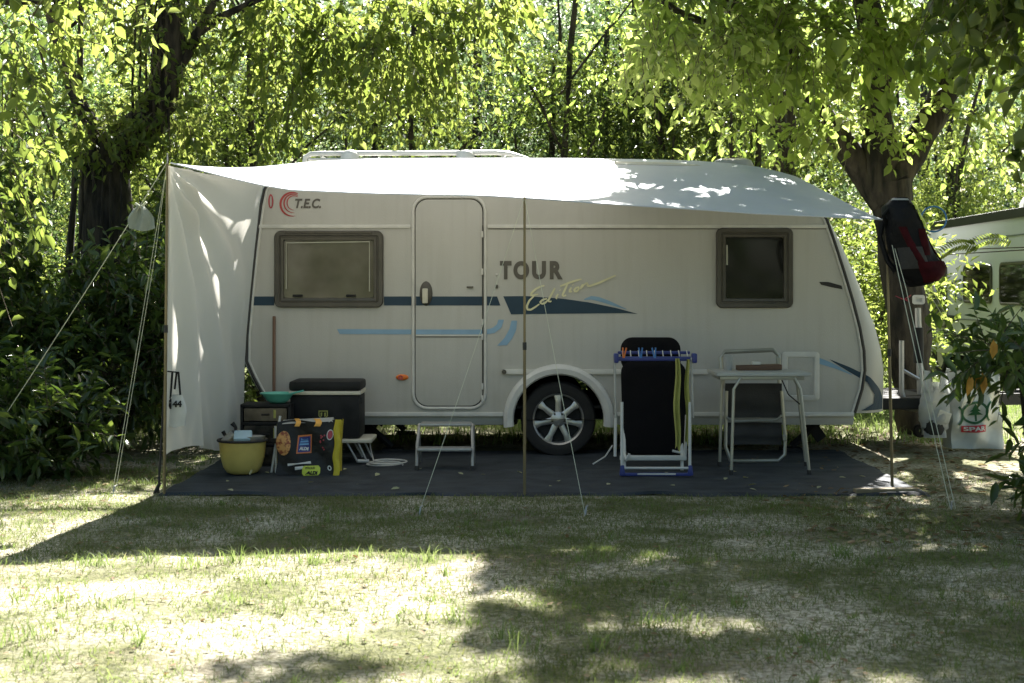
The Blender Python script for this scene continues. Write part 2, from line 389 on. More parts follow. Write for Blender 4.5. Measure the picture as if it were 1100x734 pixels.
def rvec(n): 
    v = rng.normal(size=(n, 3)); return v/np.linalg.norm(v, axis=1, keepdims=True)
def twig_leaves(starts, dirs, L, per, ln, droop=.3, spread=.75, wr=.55, simple=False, keep=None, twigs=True, up=.5, minz=None):
    """leafy twigs: starts (T,3), dirs (T,3), L (T,)"""
    T = len(starts); k = np.arange(per)
    t = (k+.6)/per
    base = starts[:, None, :]+dirs[:, None, :]*(L[:, None]*t[None, :])[..., None]
    base[..., 2] -= droop*L[:, None]*t[None, :]**2*.6
    side = np.cross(dirs, rvec(T)); side /= np.linalg.norm(side, axis=1, keepdims=True)+1e-9
    sg = np.where(k % 2 == 0, 1.0, -1.0)[None, :, None]
    A = dirs[:, None, :]*.55+side[:, None, :]*sg*.8+rvec(T*per).reshape(T, per, 3)*spread
    A[..., 2] -= droop*.7
    P = base.reshape(-1, 3); A = A.reshape(-1, 3)
    Nn = rvec(len(P)); Nn[:, 2] = np.abs(Nn[:, 2])+up
    ll = ln*rng.uniform(.45, 1.3, len(P)); ww = ll*wr*rng.uniform(.65, 1.25, len(P))
    m = np.ones(len(P), bool)
    if keep is not None: m &= keep(P)
    if minz is not None: m &= P[:, 2] > minz
    V, Fc = leaves(P[m], A[m], Nn[m], ll[m], ww[m], simple=simple)
    tw = None
    if twigs:
        mt = m.reshape(T, per).mean(1) > .4
        s = starts[mt]; d = dirs[mt]; l = L[mt][:, None]
        mid = s+d*l*.5; mid[:, 2] -= droop*l[:, 0]*.15; end = s+d*l; end[:, 2] -= droop*l[:, 0]*.6
        u = np.cross(d, [0.1, .2, 1.0]); u /= np.linalg.norm(u, axis=1, keepdims=True)+1e-9; w = np.cross(d, u)
        r = .0035+l*.004; rings = []
        for p, sc_ in ((s, 1.0), (mid, .7), (end, .25)):
            for a in (0, 2*pi/3, 4*pi/3): rings.append(p+(u*math.cos(a)+w*math.sin(a))*r*sc_)
        TV = np.stack(rings, 1).reshape(-1, 3); b = (np.arange(len(s))*9)[:, None]; fs = []
        for i in (0, 3):
            for a in range(3):
                a2 = (a+1) % 3; fs.append(b+[i+a, i+a2, i+3+a2, i+3+a])
        tw = (TV, [np.concatenate(fs, 0)])
    return V, Fc, tw
def blob_twigs(blobs, n, out=.6, down=.2):
    """start points and directions inside a list of (centre, radii) blobs, denser towards the rim"""
    w = np.array([b[1][0]*b[1][1]*b[1][2] for b in blobs])**.8; w /= w.sum()
    idx = rng.choice(len(blobs), n, p=w); c = np.array([b[0] for b in blobs], float)[idx]; r = np.array([b[1] for b in blobs], float)[idx]
    u = rvec(n); rad = rng.random(n)**.45
    P = c+u*r*rad[:, None]
    D = u*out+rvec(n)*.6; D[:, 2] -= down; D /= np.linalg.norm(D, axis=1, keepdims=True)
    return P, D
def merge(parts):
    V, F, off = [], [], 0
    for v, fs in parts:
        V.append(v); F += [f+off for f in fs]; off += len(v)
    return np.concatenate(V), F
def limb(p0, p1, r0, r1, bend=.15, n=9, seed=0):
    rd = random.Random(seed); p0 = Vector(p0); p1 = Vector(p1); L = (p1-p0).length
    o = Vector((rd.uniform(-1,1), rd.uniform(-1,1), rd.uniform(-.2,.8)))*L*bend
    pts, rs = [], []
    for i in range(n):
        t = i/(n-1)
        pts.append(p0.lerp(p1, t)+o*math.sin(pi*t)+Vector((rd.uniform(-1,1), rd.uniform(-1,1), 0))*r0*.15)
        rs.append((r0+(r1-r0)*t)*rd.uniform(.93, 1.07))
    return pts, rs
def trunk_mb(specs, n=12):
    mb = MB()
    for k, (p0, p1, r0, r1, b) in enumerate(specs):
        pts, rs = limb(p0, p1, r0, r1, b, 11, k*7+int(abs(p0[0])*100))
        mb.tube(pts, rs, n)
    # furrowed, uneven bark outline
    out = []
    for v in mb.v:
        a = math.sin(v[2]*9+v[0]*23)*math.sin(v[1]*31+v[2]*5)
        out.append((v[0]+a*.012, v[1]+a*.01, v[2]))
    mb.v = out
    return mb
# ------------------------------------------------------------------ the caravan
CL = (.5, 12.6, 0)
car = thing('caravan', 'large cream white touring caravan with navy stripes and closed door on the dark ground sheet', 'caravan', CL)
# outline of the side wall (A) and of the rounded shell behind its edge (B): (px, py) on the wall, (dx, dz) in metres
out_pts = [((300,444),(0,0)),((291,438),(-.03,0)),((283,425),(-.05,0)),((272,404),(-.06,0)),((265,388),(-.06,0)),((265.5,360),(-.06,0)),((269,320),(-.06,0)),
 ((274,270),(-.06,0)),((280,222),(-.06,.01)),((284,204),(-.05,.03)),((292,193),(-.03,.05)),((306,186),(0,.06)),((326,181),(0,.06)),((360,179),(0,.06)),
 ((450,178),(0,.06)),((610,177.5),(0,.06)),((720,179.5),(0,.06)),((790,184),(.0,.06)),((826,190),(.01,.06)),((852,200),(.03,.05)),((872,214),(.05,.03)),
 ((888,236),(.05,.0)),((897,262),(.10,0)),((907,293),(.135,0)),((916,323),(.158,0)),((923.5,352),(.19,0)),((928,377),(.205,0)),((929,398),(.22,0)),((926,418),(.24,0)),((918,444),(.30,0))]
Apts = [(wx(a[0]), wz(a[1])) for a, b in out_pts]; Bpts = [(p[0]+b[0], p[1]+b[1]) for p, (a, b) in zip(Apts, out_pts)]
WCX, WCZ, AR = wx(600), .307, .365
zb = Apts[-1][1]; a0 = math.asin((zb-WCZ)/AR)
arc = [(WCX+AR*math.cos(a0+(pi-2*a0)*k/16), WCZ+AR*math.sin(a0+(pi-2*a0)*k/16)) for k in range(17)]
Apts += arc; Bpts += arc
D = .32
secs = [(0, 0)]+[(D*(1-math.cos(pi/2*k/6)), math.sin(pi/2*k/6)) for k in range(1, 7)]
W2 = 2.2
loops = [[(a[0]+(b[0]-a[0])*k, WY+u, a[1]+(b[1]-a[1])*k) for a, b in zip(Apts, Bpts)] for u, k in secs]
loops += [[(a[0]+(b[0]-a[0])*k, WY+W2-u, a[1]+(b[1]-a[1])*k) for a, b in zip(Apts, Bpts)] for u, k in secs[::-1]]
for i in range(len(loops)):      # low crown across the roof
    u = abs(loops[i][0][1]-(WY+W2/2))
MB().loops(loops, cap1=True, cap0=True).build('body', M['wall'], car, smooth=True, angle=30)
def surf_y(x, z):
    """depth of the body surface (side wall, then rounded front shell) at x, z"""
    zs = [p[1] for p in Apts[21:30]][::-1]; xa = float(np.interp(z, zs, [p[0] for p in Apts[21:30]][::-1])); xb = float(np.interp(z, zs, [p[0] for p in Bpts[21:30]][::-1]))
    if x <= xa: return WY
    k = min(.999, (x-xa)/(xb-xa)); return WY+D*(1-math.sqrt(1-k*k))
# edge seal between wall and shell, front and rear
def seam(idx, name='edge_seal'):
    mb = MB(); mb.tube([(Apts[i][0], WY-.004, Apts[i][1]) for i in idx], .013, 6); mb.build(name, M['seal'], car, smooth=True)
    mb = MB(); mb.tube([(Apts[i][0]-(.022 if i > 15 else -.022), WY-.004, Apts[i][1]) for i in idx], .010, 6); mb.build('edge_trim', M['trim'], car, smooth=True)
seam(range(20, 30)); seam(range(0, 11))
# skirt, rails
def rail(px0, px1, py, h=.016, dp=.012, mat='trim', name='trim_rail'):
    MB().box(((wx(px0)+wx(px1))/2, WY-dp/2, wz(py)), (wx(px1)-wx(px0), dp, h), bev=.005).build(name, M[mat], car, smooth=True)
rail(276, 441, 243.5, .030); rail(524, 889, 243.5, .030)
MB().box(((wx(524)+wx(890))/2, WY-.003, wz(243.5)-.019), (wx(889)-wx(524), .004, .006)).build('rail_shadow_strip', M['wframe'], car)  # dark strip painted in as the shadow below the belt rail
rail(541, 760, 399.5, .040, .03); rail(303, 541, 445, .034, .022); rail(661, 917, 445, .034, .022)
MB().lathe([(0,-.04),(.017,-.04),(.02,-.03),(.02,0)], (wx(541.5), WY, wz(399.5)), 'Y', 12).build('rail_cap', M['wframe'], car, smooth=True)
def skirt(px0, px1):
    mb = MB(); z1 = wz(446); z0 = wz(457)
    mb.grid(lambda u, v: (wx(px0)+(wx(px1)-wx(px0))*u, WY+.02+.03*v*v, z1+(z0-z1)*v-(0.02*(1-u) if px0 < 500 else .02*u)*0), 4, 4)
    mb.build('skirt', M['shell'], car, smooth=True)
skirt(304, 545); skirt(655, 918)
# wheel arch trim, well, wheel
mb = MB(); ls = []
for k in range(33):
    a = math.radians(-8+196*k/32); c, s = math.cos(a), math.sin(a)
    prof = [(AR+.012, .005), (AR-.002, -.03), (AR+.01, -.05), (AR+.05, -.055), (AR+.078, -.035), (AR+.085, .003)]
    ls.append([(WCX+r*c*(1.0), WY+y, WCZ+r*s) for r, y in prof])
MB().loops(ls, cap0=True, cap1=True).build('wheel_arch', M['white'], car, smooth=True)
mb = MB(); mb.loops([[(WCX+(AR-.004)*math.cos(math.radians(t)), y, WCZ+(AR-.004)*math.sin(math.radians(t))) for t in range(0, 181, 12)] for y in (WY+.005, WY+W2-.005)])
mb.v = [v for v in mb.v]; mb.build('wheel_well', M['black'], car)
for yy, sg in ((WY+.03, 1), (WY+W2-.03, -1)):
    tyre = MB().lathe([(.205,.005),(.212,0),(.25,-.006),(.29,.002),(.303,.02),(.307,.05),(.307,.15),(.303,.18),(.285,.195),(.21,.195),(.205,.19)], (WCX, yy, WCZ), 'Y', 48)
    if sg < 0: tyre.v = [(v[0], 2*yy-v[1], v[2]) for v in tyre.v]
    hub = thing('wheel', None, None, (0,0,0)); hub.parent = car
    tyre.build('tyre', M['rubber'], hub, smooth=True)
    mb = MB().lathe([(.195,.012),(.208,.0),(.208,.03),(.19,.05),(.185,.17)], (WCX, yy, WCZ), 'Y', 48)
    for k in range(7):
        a = math.radians(90+k*360/7); ca, sa = math.cos(a), math.sin(a)
        for r0, r1, w0, w1, y0, y1 in ((.045, .15, .026, .021, .016, .010), (.145, .198, .021, .036, .010, .014)):
            q = []
            for r, w, y in ((r0, w0, y0), (r1, w1, y1)):
                for sgn, dy in ((-1, .004), (-.6, 0), (.6, 0), (1, .004), (1, .03), (-1, .03)):
                    q.append((WCX+r*ca-sgn*w*sa, yy+y+dy, WCZ+r*sa+sgn*w*ca))
            mb.loops([q[:6], q[6:]], cap0=True, cap1=True)
    mb.lathe([(0,.002),(.03,.003),(.06,.014),(.062,.04)], (WCX, yy, WCZ), 'Y', 24)
    rim = mb.build('rim', M['alloy'], hub, smooth=True)
    for k in range(5):
        a = math.radians(54+72*k); MB().lathe([(0,-.004),(.009,-.003),(.0095,.012)], (WCX+.052*math.cos(a), yy+.004, WCZ+.052*math.sin(a)), 'Y', 8).build('wheel_bolt', M['wframe'], hub)
    MB().lathe([(0,.075),(.15,.075),(.186,.08),(.186,.17)], (WCX, yy, WCZ), 'Y', 24).build('brake_drum', M['chassis'], hub)
    if sg < 0:
        for ch in list(hub.children):
            if ch.name.startswith(('rim','wheel_bolt','brake')):
                me = ch.data
                for v in me.vertices: v.co.y = 2*(yy-root_loc(ch)[1])-v.co.y
                me.flip_normals()
# chassis
mb = MB(); mb.box((WCX, 12.6, .30), (.07, 1.9, .07)); mb.box((.35, 12.15, .34), (4.3, .05, .14)); mb.box((.35, 13.05, .34), (4.3, .05, .14))
mb.box((wx(520), 12.3, .28), (.55, .5, .14), bev=.03); mb.box((wx(760), 12.6, .33), (.9, .8, .10), bev=.02); mb.box((2.3, 12.6, .33), (1.0, 1.4, .08))
mb.box((wx(575), 12.2, .22), (.22, .12, .16), bev=.03)
mb.build('chassis', M['chassis'], car)
mb = MB().box((0.5, 12.6, .40), (4.9, 2.0, .02)); mb.build('floor_pan', M['chassis'], car)
for px, dx, yy in ((398, -.16, 11.85), (880, .16, 11.9), (398, -.16, 13.3), (880, .16, 13.3)):
    x0 = wx(px); mb = MB(); mb.tube([(x0+dx*1.4, yy, .38), (x0-dx*.9, yy, .05)], .03, 6); mb.box((x0-dx*.95, yy, .025), (.17, .15, .03), bev=.006)
    mb.box(((x0+dx*.2), yy+.03, .22), (.09, .04, .28), (0, math.radians(35 if dx < 0 else -35), 0)); mb.build('corner_steady', M['black'], car)
# windows
def window(px0, px1, py0, py1, glass, r=.06):
    x0, x1, z1, z0 = wx(px0), wx(px1), wz(py0), wz(py1)
    f = rr(MB(), x0, x1, z0, z1, r, [(0, WY), (0, WY-.022), (.008, WY-.032), (.038, WY-.032), (.044, WY-.024), (.05, WY-.024), (.055, WY-.03), (.075, WY-.028), (.08, WY-.012)]).build('window_frame', M['wframe'], wn, smooth=True)
    rr(MB(), x0+.075, x1-.075, z0+.075, z1-.075, r*.6, [(0, WY-.014), (.002, WY-.016)], cap=True).build('pane', M[glass], wn)
    return x0, x1, z0, z1
wn = thing('window', 'wide window with pale blind behind brown tinted glass', None, (0,0,0)); wn.parent = car; 
x0, x1, z0, z1 = window(295, 412, 248, 330.5, 'pane', .055)
mb = MB(); mb.box(((x0+x1)/2, WY-.034, z1-.012), (x1-x0-.18, .016, .022), bev=.005); mb.build('top_hinge', M['wframe'], wn, smooth=True)
mb = MB(); mb.tube([(x0+.10, WY-.034, z0+.15), (x0+.10, WY-.034, z1-.10), (x1-.11, WY-.034, z1-.09), (x1-.11, WY-.034, z0+.13)], .006, 5)
mb.build('stay', M['tube'], wn)
for xc in (x0+.19, x1-.26): MB().box((xc, WY-.03, z0+.095), (.08, .02, .02), bev=.004).build('catch', M['black'], wn)
wn = thing('window', 'small dark square window near the front', None, (0,0,0)); wn.parent = car
x0, x1, z0, z1 = window(769, 851.5, 245, 331, 'panedark', .05)
MB().box((x0+.085, WY-.03, z1-.22), (.012, .012, .16)).build('stay', M['tube'], wn)
# door
door = thing('door', None, None, (0,0,0)); door.parent = car
dx0, dx1, dz1, dz0 = wx(442.5), wx(522.5), wz(210.5), wz(440)
rr(MB(), dx0, dx1, dz0, dz1, .125, [(-.004, WY+.001), (0, WY-.016), (.006, WY-.022), (.016, WY-.022), (.022, WY-.016), (.024, WY-.004)]).build('door_frame', M['trim'], door, smooth=True)
rr(MB(), dx0+.022, dx1-.022, dz0+.022, dz1-.022, .105, [(0, WY-.001), (0, WY-.004), (.014, WY-.004)]).build('door_seal', M['seal'], door)
rr(MB(), dx0+.030, dx1-.032, dz0+.030, dz1-.030, .10, [(0, WY-.002), (.0, WY-.012), (.004, WY-.015)], cap=True).build('door_panel', M['wall'], door)
MB().box(((dx0+dx1)/2, WY-.019, wz(360.5)), (dx1-dx0-.07, .008, .012)).build('split_seam', M['trim'], door)
MB().box(((dx0+dx1)/2, WY-.0165, wz(360.5)-.011), (dx1-dx0-.07, .003, .007)).build('split_gap', M['wframe'], door)
def door_decal(px0, px1, py0, py1, mat):
    MB().box(((wx(px0)+wx(px1))/2, WY-.0165, (wz(py0)+wz(py1))/2), (wx(px1)-wx(px0), .002, wz(py0)-wz(py1))).build('stripe', M[mat], door)
door_decal(447, 518, 318.6, 328.3, 'stripe'); door_decal(447, 518, 354, 359.3, 'lblue')
hd = MB().lathe([(0,-.036),(.03,-.036),(.045,-.028),(.05,-.015)], (0,0,0), 'Y', 24); hd.v = [(wx(457.8)+v[0]*1.05, WY+v[1], wz(315.5)+v[2]*2.0) for v in hd.v]
hdo = hd.build('handle', M['wframe'], door, smooth=True)
MB().box((wx(457), WY-.044, wz(318)), (.045, .018, .12), bev=.008).build('handle_flap', M['cream'], hdo, smooth=True)
MB().box((wx(505), WY-.026, wz(308.5)), (.055, .018, .012), bev=.004).build('door_catch', M['wframe'], door, smooth=True)
for py in (252, 292, 346, 362, 415, 428):
    MB().box((wx(518.2), WY-.026, wz(py)), (.016, .014, .05), bev=.003).build('hinge', M['trim'], door)
MB().box((wx(518.6), WY-.021, (dz1+dz0)/2-.03), (.008, .004, dz1-dz0-.42)).build('hinge_gap', M['seal'], door)
# grip and hook right of the door
mb = MB(); mb.box((wx(533.5), WY-.008, wz(308)), (.022, .016, .03), bev=.004); mb.build('door_retainer', M['wframe'], car)
MB().box((wx(533.5), WY-.006, wz(295)), (.016, .012, .016), bev=.003).build('retainer_button', M['white'], car)
# service hatch
rr(MB(), wx(840), wx(880), wz(430.5), wz(378), .03, [(0, WY), (0, WY-.012), (.006, WY-.016), (.04, WY-.016), (.046, WY-.006)]).build('hatch_frame', M['trim'], car, smooth=True)
rr(MB(), wx(840)+.043, wx(880)-.043, wz(430.5)+.043, wz(378)-.043, .01, [(0, WY-.002), (.0, WY-.007)], cap=True).build('hatch_panel', M['wall'], car)
# marker lamp, small oval badge
lm = MB().lathe([(0,-.03),(.03,-.028),(.045,-.018),(.05,0)], (0,0,0), 'Y', 20); lm.v = [(wx(432)+v[0]*1.05, WY+v[1]*.9, wz(405.5)+v[2]*.5) for v in lm.v]
lmo = lm.build('marker_light', M['orange'], car, smooth=True)
MB().lathe([(.010,-.029),(.017,-.031),(.019,-.028)], (wx(430.5), WY, wz(405.5)), 'Y', 12).build('lamp_lens', M['printred'], lmo)
def ring(name, px, py, rx, rz, w, mat, a0=0, a1=360, y=.004, taper=False, sub=None):
    mb = MB(); n = 40; v = []
    for k in range(n+1):
        t = k/n; a = math.radians(a0+(a1-a0)*t); ww = w*(math.sin(pi*min(1, t*1.15+.05))**.6 if taper else 1)
        for rr_ in (0, 1): v.append((wx(px)+(rx-ww*rr_)*math.cos(a), WY-y, wz(py)+(rz-ww*rr_)*math.sin(a)))
    mb.add(v, [(2*k, 2*k+1, 2*k+3, 2*k+2) for k in range(n)]); return mb.build(name, M[mat], car)
ring('oval_badge', 291, 216.5, .021, .058, .012, 'printred')
MB().lathe([(0,-.003),(.010,-.003)], (0,0,0), 'Y', 16).build
ring('logo_ring', 313.5, 219.5, .100, .100, .018, 'red', 60, 335, taper=True)
ring('logo_ring', 314.5, 218.5, .076, .078, .012, 'red', 55, 330, taper=True)
ring('logo_ring', 315.5, 218.0, .058, .060, .009, 'red', 50, 325, taper=True)
def wall_text(s, px0, px1, py0, py1, mat, shear=0, off=0, name='lettering', y=.005):
    text_fit(mb := MB(), s, lambda u, v: (wx(px0+(px1-px0)*u), WY-y, wz(py1+(py0-py1)*v)), shear=shear, offset=off); return mb.build(name, M[mat], car)
wall_text('T.E.C.', 317, 345, 213.5, 224, 'ink', .25, .035)
for ch, a, b in (('T', 537, 549.5), ('O', 551.5, 568.5), ('U', 571.5, 586.5), ('R', 590.5, 604.5)):
    wall_text(ch, a, b, 280.5, 300.3, 'ink', 0, .055)
def strip(name, up, lo, mat, n=24, m=2, y=.003):
    """decal between an upper and a lower line given in (px, py) on the side of the body"""
    def samp(pts, t):
        d = [0]
        for i in range(1, len(pts)): d.append(d[-1]+math.hypot(pts[i][0]-pts[i-1][0], pts[i][1]-pts[i-1][1]))
        return float(np.interp(t*d[-1], d, [p[0] for p in pts])), float(np.interp(t*d[-1], d, [p[1] for p in pts]))
    def fn(u, v):
        a, b = samp(up, u), samp(lo, u); px, py = a[0]+(b[0]-a[0])*v, a[1]+(b[1]-a[1])*v
        x, z = wx(px), wz(py); yy = surf_y(x, z)
        return (x, yy-y-(.004 if yy > WY+.001 else 0), z)
    return MB().grid(fn, n, m).build(name, M[mat], car)
strip('stripe', [(268.5,318.6),(294.5,318.6)], [(267.5,328.3),(294.5,328.3)], 'stripe', 2)
strip('stripe', [(412.5,318.6),(442,318.6)], [(412.5,328.3),(442,328.3)], 'stripe', 2)
strip('stripe', [(523,318.6),(534,318.6)], [(523,328.3),(537.5,328.3)], 'stripe', 2)
strip('stripe', [(540.6,318.4),(566,318.2),(604.5,321),(633,325),(662,331),(684.7,337.2)], [(549,337.8),(600,337.2),(673,336.6),(684.7,337.4)], 'stripe')
strip('stripe', [(540.6,318.4),(545,323.5),(548,330),(549,337.8)], [(552,318.4),(552,323.5),(552,330),(552,337.7)], 'stripe', 8, 1, .0026)
strip('stripe', [(627.4,321.4),(635,318),(642.7,319),(654,323),(673,332)], [(627.4,322.4),(636,322),(648.4,325.4),(660,329),(673,332.6)], 'lblue', 12, 1, .0036)
strip('stripe', [(362,353.6),(442,354)], [(365,359),(442,359.3)], 'lblue', 3)
strip('stripe', [(523,354),(529,352.5),(533.5,349),(535.5,343.5)], [(523,359.3),(531,358),(538.5,352.5),(541.5,343.5)], 'lblue', 10, 1)
strip('stripe', [(549.5,344.5),(547,354),(542,363),(534,371.5)], [(555.5,344.5),(554.5,355),(550,364),(544.5,371)], 'lblue', 10, 1)
strip('stripe', [(891,386),(912.7,394.5),(934.5,405),(948,419),(953,428.6),(953.5,441)], [(895,389),(912.7,400),(931.8,411),(941,424.5),(940,434),(925,441.4)], 'stripe', 26, 4)
strip('stripe', [(880,384.5),(893,389.5),(915,402)], [(880,391),(897,396),(915,403)], 'lblue', 10, 1)
# "Edition" in brush script: ribbons of varying width
def C(p): return (490+p[0]/5.238, 250+p[1]/5.236)
strokes = [
 [(497,298),(475,303),(447,318),(425,338),(418,354),(440,352),(462,346)],
 [(440,354),(412,382),(398,412),(400,432),(420,434),(446,418),(468,402)],
 [(512,372),(490,376),(473,390),(480,402),(500,396),(520,376)], [(556,312),(535,350),(519,380),(524,392),(536,384)],
 [(574,345),(562,364),(566,374)], [(583,322),(586,326)],
 [(628,286),(610,325),(598,352),(606,360),(618,350)], [(585,302),(630,284),(672,270),(705,262)],
 [(648,308),(636,330),(640,338),(652,328)], [(655,292),(658,295)],
 [(690,306),(672,312),(662,328),(672,334),(686,324),(692,310),(688,305)],
 [(712,290),(704,306),(700,320)], [(701,316),(716,296),(732,284),(742,284),(738,298),(748,302),(800,284),(850,262),(897,241)]]
mb = MB()
for st in strokes:
    pts = [(wx(C(p)[0]), wz(C(p)[1])) for p in st]; d = [0]
    for i in range(1, len(pts)): d.append(d[-1]+math.hypot(pts[i][0]-pts[i-1][0], pts[i][1]-pts[i-1][1]))
    n = max(4, int(d[-1]/.012)); v = []
    for k in range(n+1):
        t = d[-1]*k/n; x = np.interp(t, d, [p[0] for p in pts]); z = np.interp(t, d, [p[1] for p in pts])
        t2 = min(d[-1], t+.004); t1 = max(0, t-.004)
        dx = np.interp(t2, d, [p[0] for p in pts])-np.interp(t1, d, [p[0] for p in pts]); dz = np.interp(t2, d, [p[1] for p in pts])-np.interp(t1, d, [p[1] for p in pts])
        l = math.hypot(dx, dz)+1e-9; w = .0082*(.5+.55*math.sin(pi*(.12+.8*k/n))); 
        yq = WY-.0065-strokes.index(st)*.0003-k*.00001; v += [(x-dz/l*w, yq, z+dx/l*w), (x+dz/l*w, yq, z-dx/l*w)]
    mb.add(v, [(2*k, 2*k+1, 2*k+3, 2*k+2) for k in range(n)])
mb.build('script_lettering', M['gold'], car)
# scuff on the wall
strip('scuff', [(880,303),(890,303),(904,307)], [(882,306),(894,309),(905,311)], 'packgrey', 8, 1)
# roof rack and roof fittings
RY = 12.15; k_ = F/RY
def rx(px): return (px-HX)/k_
def rz(py): return CH+(HY-py)/k_
for yy in (RY, RY+.85):
    mb = MB(); mb.tube([(rx(327), yy, rz(176)), (rx(328), yy, rz(169)), (rx(334), yy, rz(165.5)), (rx(345), yy, rz(165)), (rx(450), yy, rz(164.6)), (rx(533), yy, rz(164)), (rx(548), yy, rz(165.5)), (rx(566), yy, rz(171)), (rx(572), yy, rz(177))], .022, 8)
    mb.tube([(rx(331), yy, rz(171.5)), (rx(550), yy, rz(170.5))], .014, 6)
    mb.build('roof_rail', M['white'], car, smooth=True)
    for px in (376, 500):
        b = MB().lathe([(.0,.125),(.045,.118),(.075,.085),(.088,0)], (rx(px), yy-.02, rz(177)), 'Z', 20); b.build('rail_mount', M['white'], car, smooth=True)
for px in (376, 500, 345, 540):
    MB().tube([(rx(px), RY, rz(168)), (rx(px), RY+.85, rz(168))], .012, 6).build('cross_bar', M['white'], car)
sk = MB(); rr(sk, 1.72, 2.07, 12.1, 12.5, .08, [(0, 2.36), (0, 2.42), (.02, 2.465), (.07, 2.485)], cap=True, plane='XY'); sk.build('roof_light', M['clear'], car, smooth=True)
# drawbar, gas locker end, jockey wheel
mb = MB()
for s in (-1, 1): mb.box((3.85, 12.6+s*.28, .40), (1.5, .05, .10), (0, 0, -s*math.radians(17)))
mb.box((4.55, 12.6, .42), (.32, .10, .12), bev=.02); mb.box((3.35, 12.6, .40), (.5, 1.3, .10), bev=.02)
mb.build('drawbar', M['chassis'], car)
mb = MB(); mb.tube([(4.62, 12.6, .47), (4.5, 12.6, .60), (4.36, 12.6, .62)], .02, 6); mb.build('coupling_handle', M['black'], car)
jy = 12.35
jw = thing('jockey_wheel', None, None, (0,0,0)); jw.parent = car
MB().tube([(X(989,jy), jy, .42), (X(986,jy), jy, Z(331,jy))], [.03, .026], 10).build('jockey_post', M['steel'], jw, smooth=True)
MB().tube([(X(987,jy), jy, Z(390,jy)), (X(986,jy), jy, Z(352,jy))], .045, 10).build('clamp', M['black'], jw, smooth=True)
mb = MB(); rr(mb, X(979,jy), X(992,jy), Z(327,jy), Z(317,jy), .02, [(0, jy-.03), (0, jy-.045), (.022, jy-.045), (.022, jy-.03)]); mb.box((X(985.5,jy), jy, Z(323,jy)), (.08, .05, .05), bev=.01)
mb.build('crank', M['white'], jw, smooth=True)
mb = MB().lathe([(.015,-.02),(.05,-.02),(.06,-.01),(.06,.01),(.05,.02),(.015,.02)], (X(990,jy), jy+.05, .13), 'Y', 20); mb.build('jockey_tyre', M['rubber'], jw, smooth=True)
mb = MB(); mb.tube([(X(990,jy), jy-.04, .105), (X(990,jy), jy-.04, .25), (X(990,jy), jy, .42)], .012, 6); mb.build('jockey_fork', M['steel'], jw)
sy = 12.1
mb = MB(); mb.tube([(X(968.5,sy), sy, Z(366,sy)), (X(968.5,sy), sy, Z(421,sy)), (X(971,sy), sy, Z(429,sy)), (X(978,sy), sy, Z(433.5,sy)), (X(1003,sy), sy, Z(432,sy))], .022, 8)
mb.tube([(X(967,sy), sy, Z(436,sy)), (X(980,sy), sy-.02, Z(438,sy)), (X(990,sy), sy-.02, Z(440,sy)), (X(1000,sy), sy+.1, Z(439,sy))], .03, 8)
mb.tube([(X(970,sy), sy, Z(398,sy)), (X(990,sy), sy+.1, Z(408,sy))], .016, 6)
mb.build('rack_tube', M['steel'], car, smooth=True)
# ------------------------------------------------------------------ awning: tarpaulin, side cloth, poles, ropes
front = [(183,175,9.34),(245,191,9.36),(281,199.3,9.37),(313,204.5,9.38),(395,208,9.38),(440,209,9.37),(521,210.5,9.35),(563,213,9.34),(611,216.3,9.4),(654,219.5,9.45),(700,222.3,9.5),(760,226,9.55),(813,229.8,9.6),(881,232.7,9.65),(949,236,9.68)]
backp = [(-2.01,11.50,2.335),(-1.88,11.66,2.385),(-1.60,11.78,2.425),(-1.2,11.82,2.445),(-.6,11.84,2.452),(.0,11.84,2.453),(.5,11.84,2.452),(1.1,11.84,2.445),(1.5,11.80,2.43),(1.8,11.76,2.405),(2.05,11.70,2.365),(2.2,11.6,2.315),(2.30,11.55,2.28)]
fw = [(X(a, d), d, Z(b, d)) for a, b, d in front]
def samp3(pts, t):
    d = [0]
    for i in range(1, len(pts)): d.append(d[-1]+math.dist(pts[i], pts[i-1]))
    return [float(np.interp(t*d[-1], d, [p[k] for p in pts])) for k in range(3)]
def tarp(u, v):
    a, b = samp3(fw, u), samp3(backp, u); p = [a[k]+(b[k]-a[k])*v for k in range(3)]
    e = math.sin(pi*v)
    # creases run out from the poles
    cr = 0
    for cx, s in ((0, 1), (.505, .8), (1, .9)):
        du = (u-cx)*3; dv = v+.02; ang = math.atan2(dv, du); dist = math.hypot(du, dv)
        cr += s*math.sin(ang*14+cx*5)*math.exp(-dist*1.6)*min(1, dist*3)
    p[2] += e*(.012*cr-.022*(1-v)+.006*(float(vnoise(p[0], p[1], 3.1))-.5)) + .004*math.sin(u*60+v*4)*math.exp(-v*8)*(v > 0)
    return p
tp = MB().grid(tarp, 110, 30).build('awning_tarpaulin', M['tarp'], None, (.0, 10.5, 2.1), smooth=True, angle=60)
tag(tp, 'white tarpaulin stretched from the caravan roof to the three front poles', 'tarpaulin')
mb = MB(); mb.tube([samp3(fw, k/60) for k in range(61)], .005, 5); mb.build('hem_cord', M['tarp'], tp)
tl, tr_ = (-2.250, 9.34, 2.165), (-2.035, 11.47, 2.30)
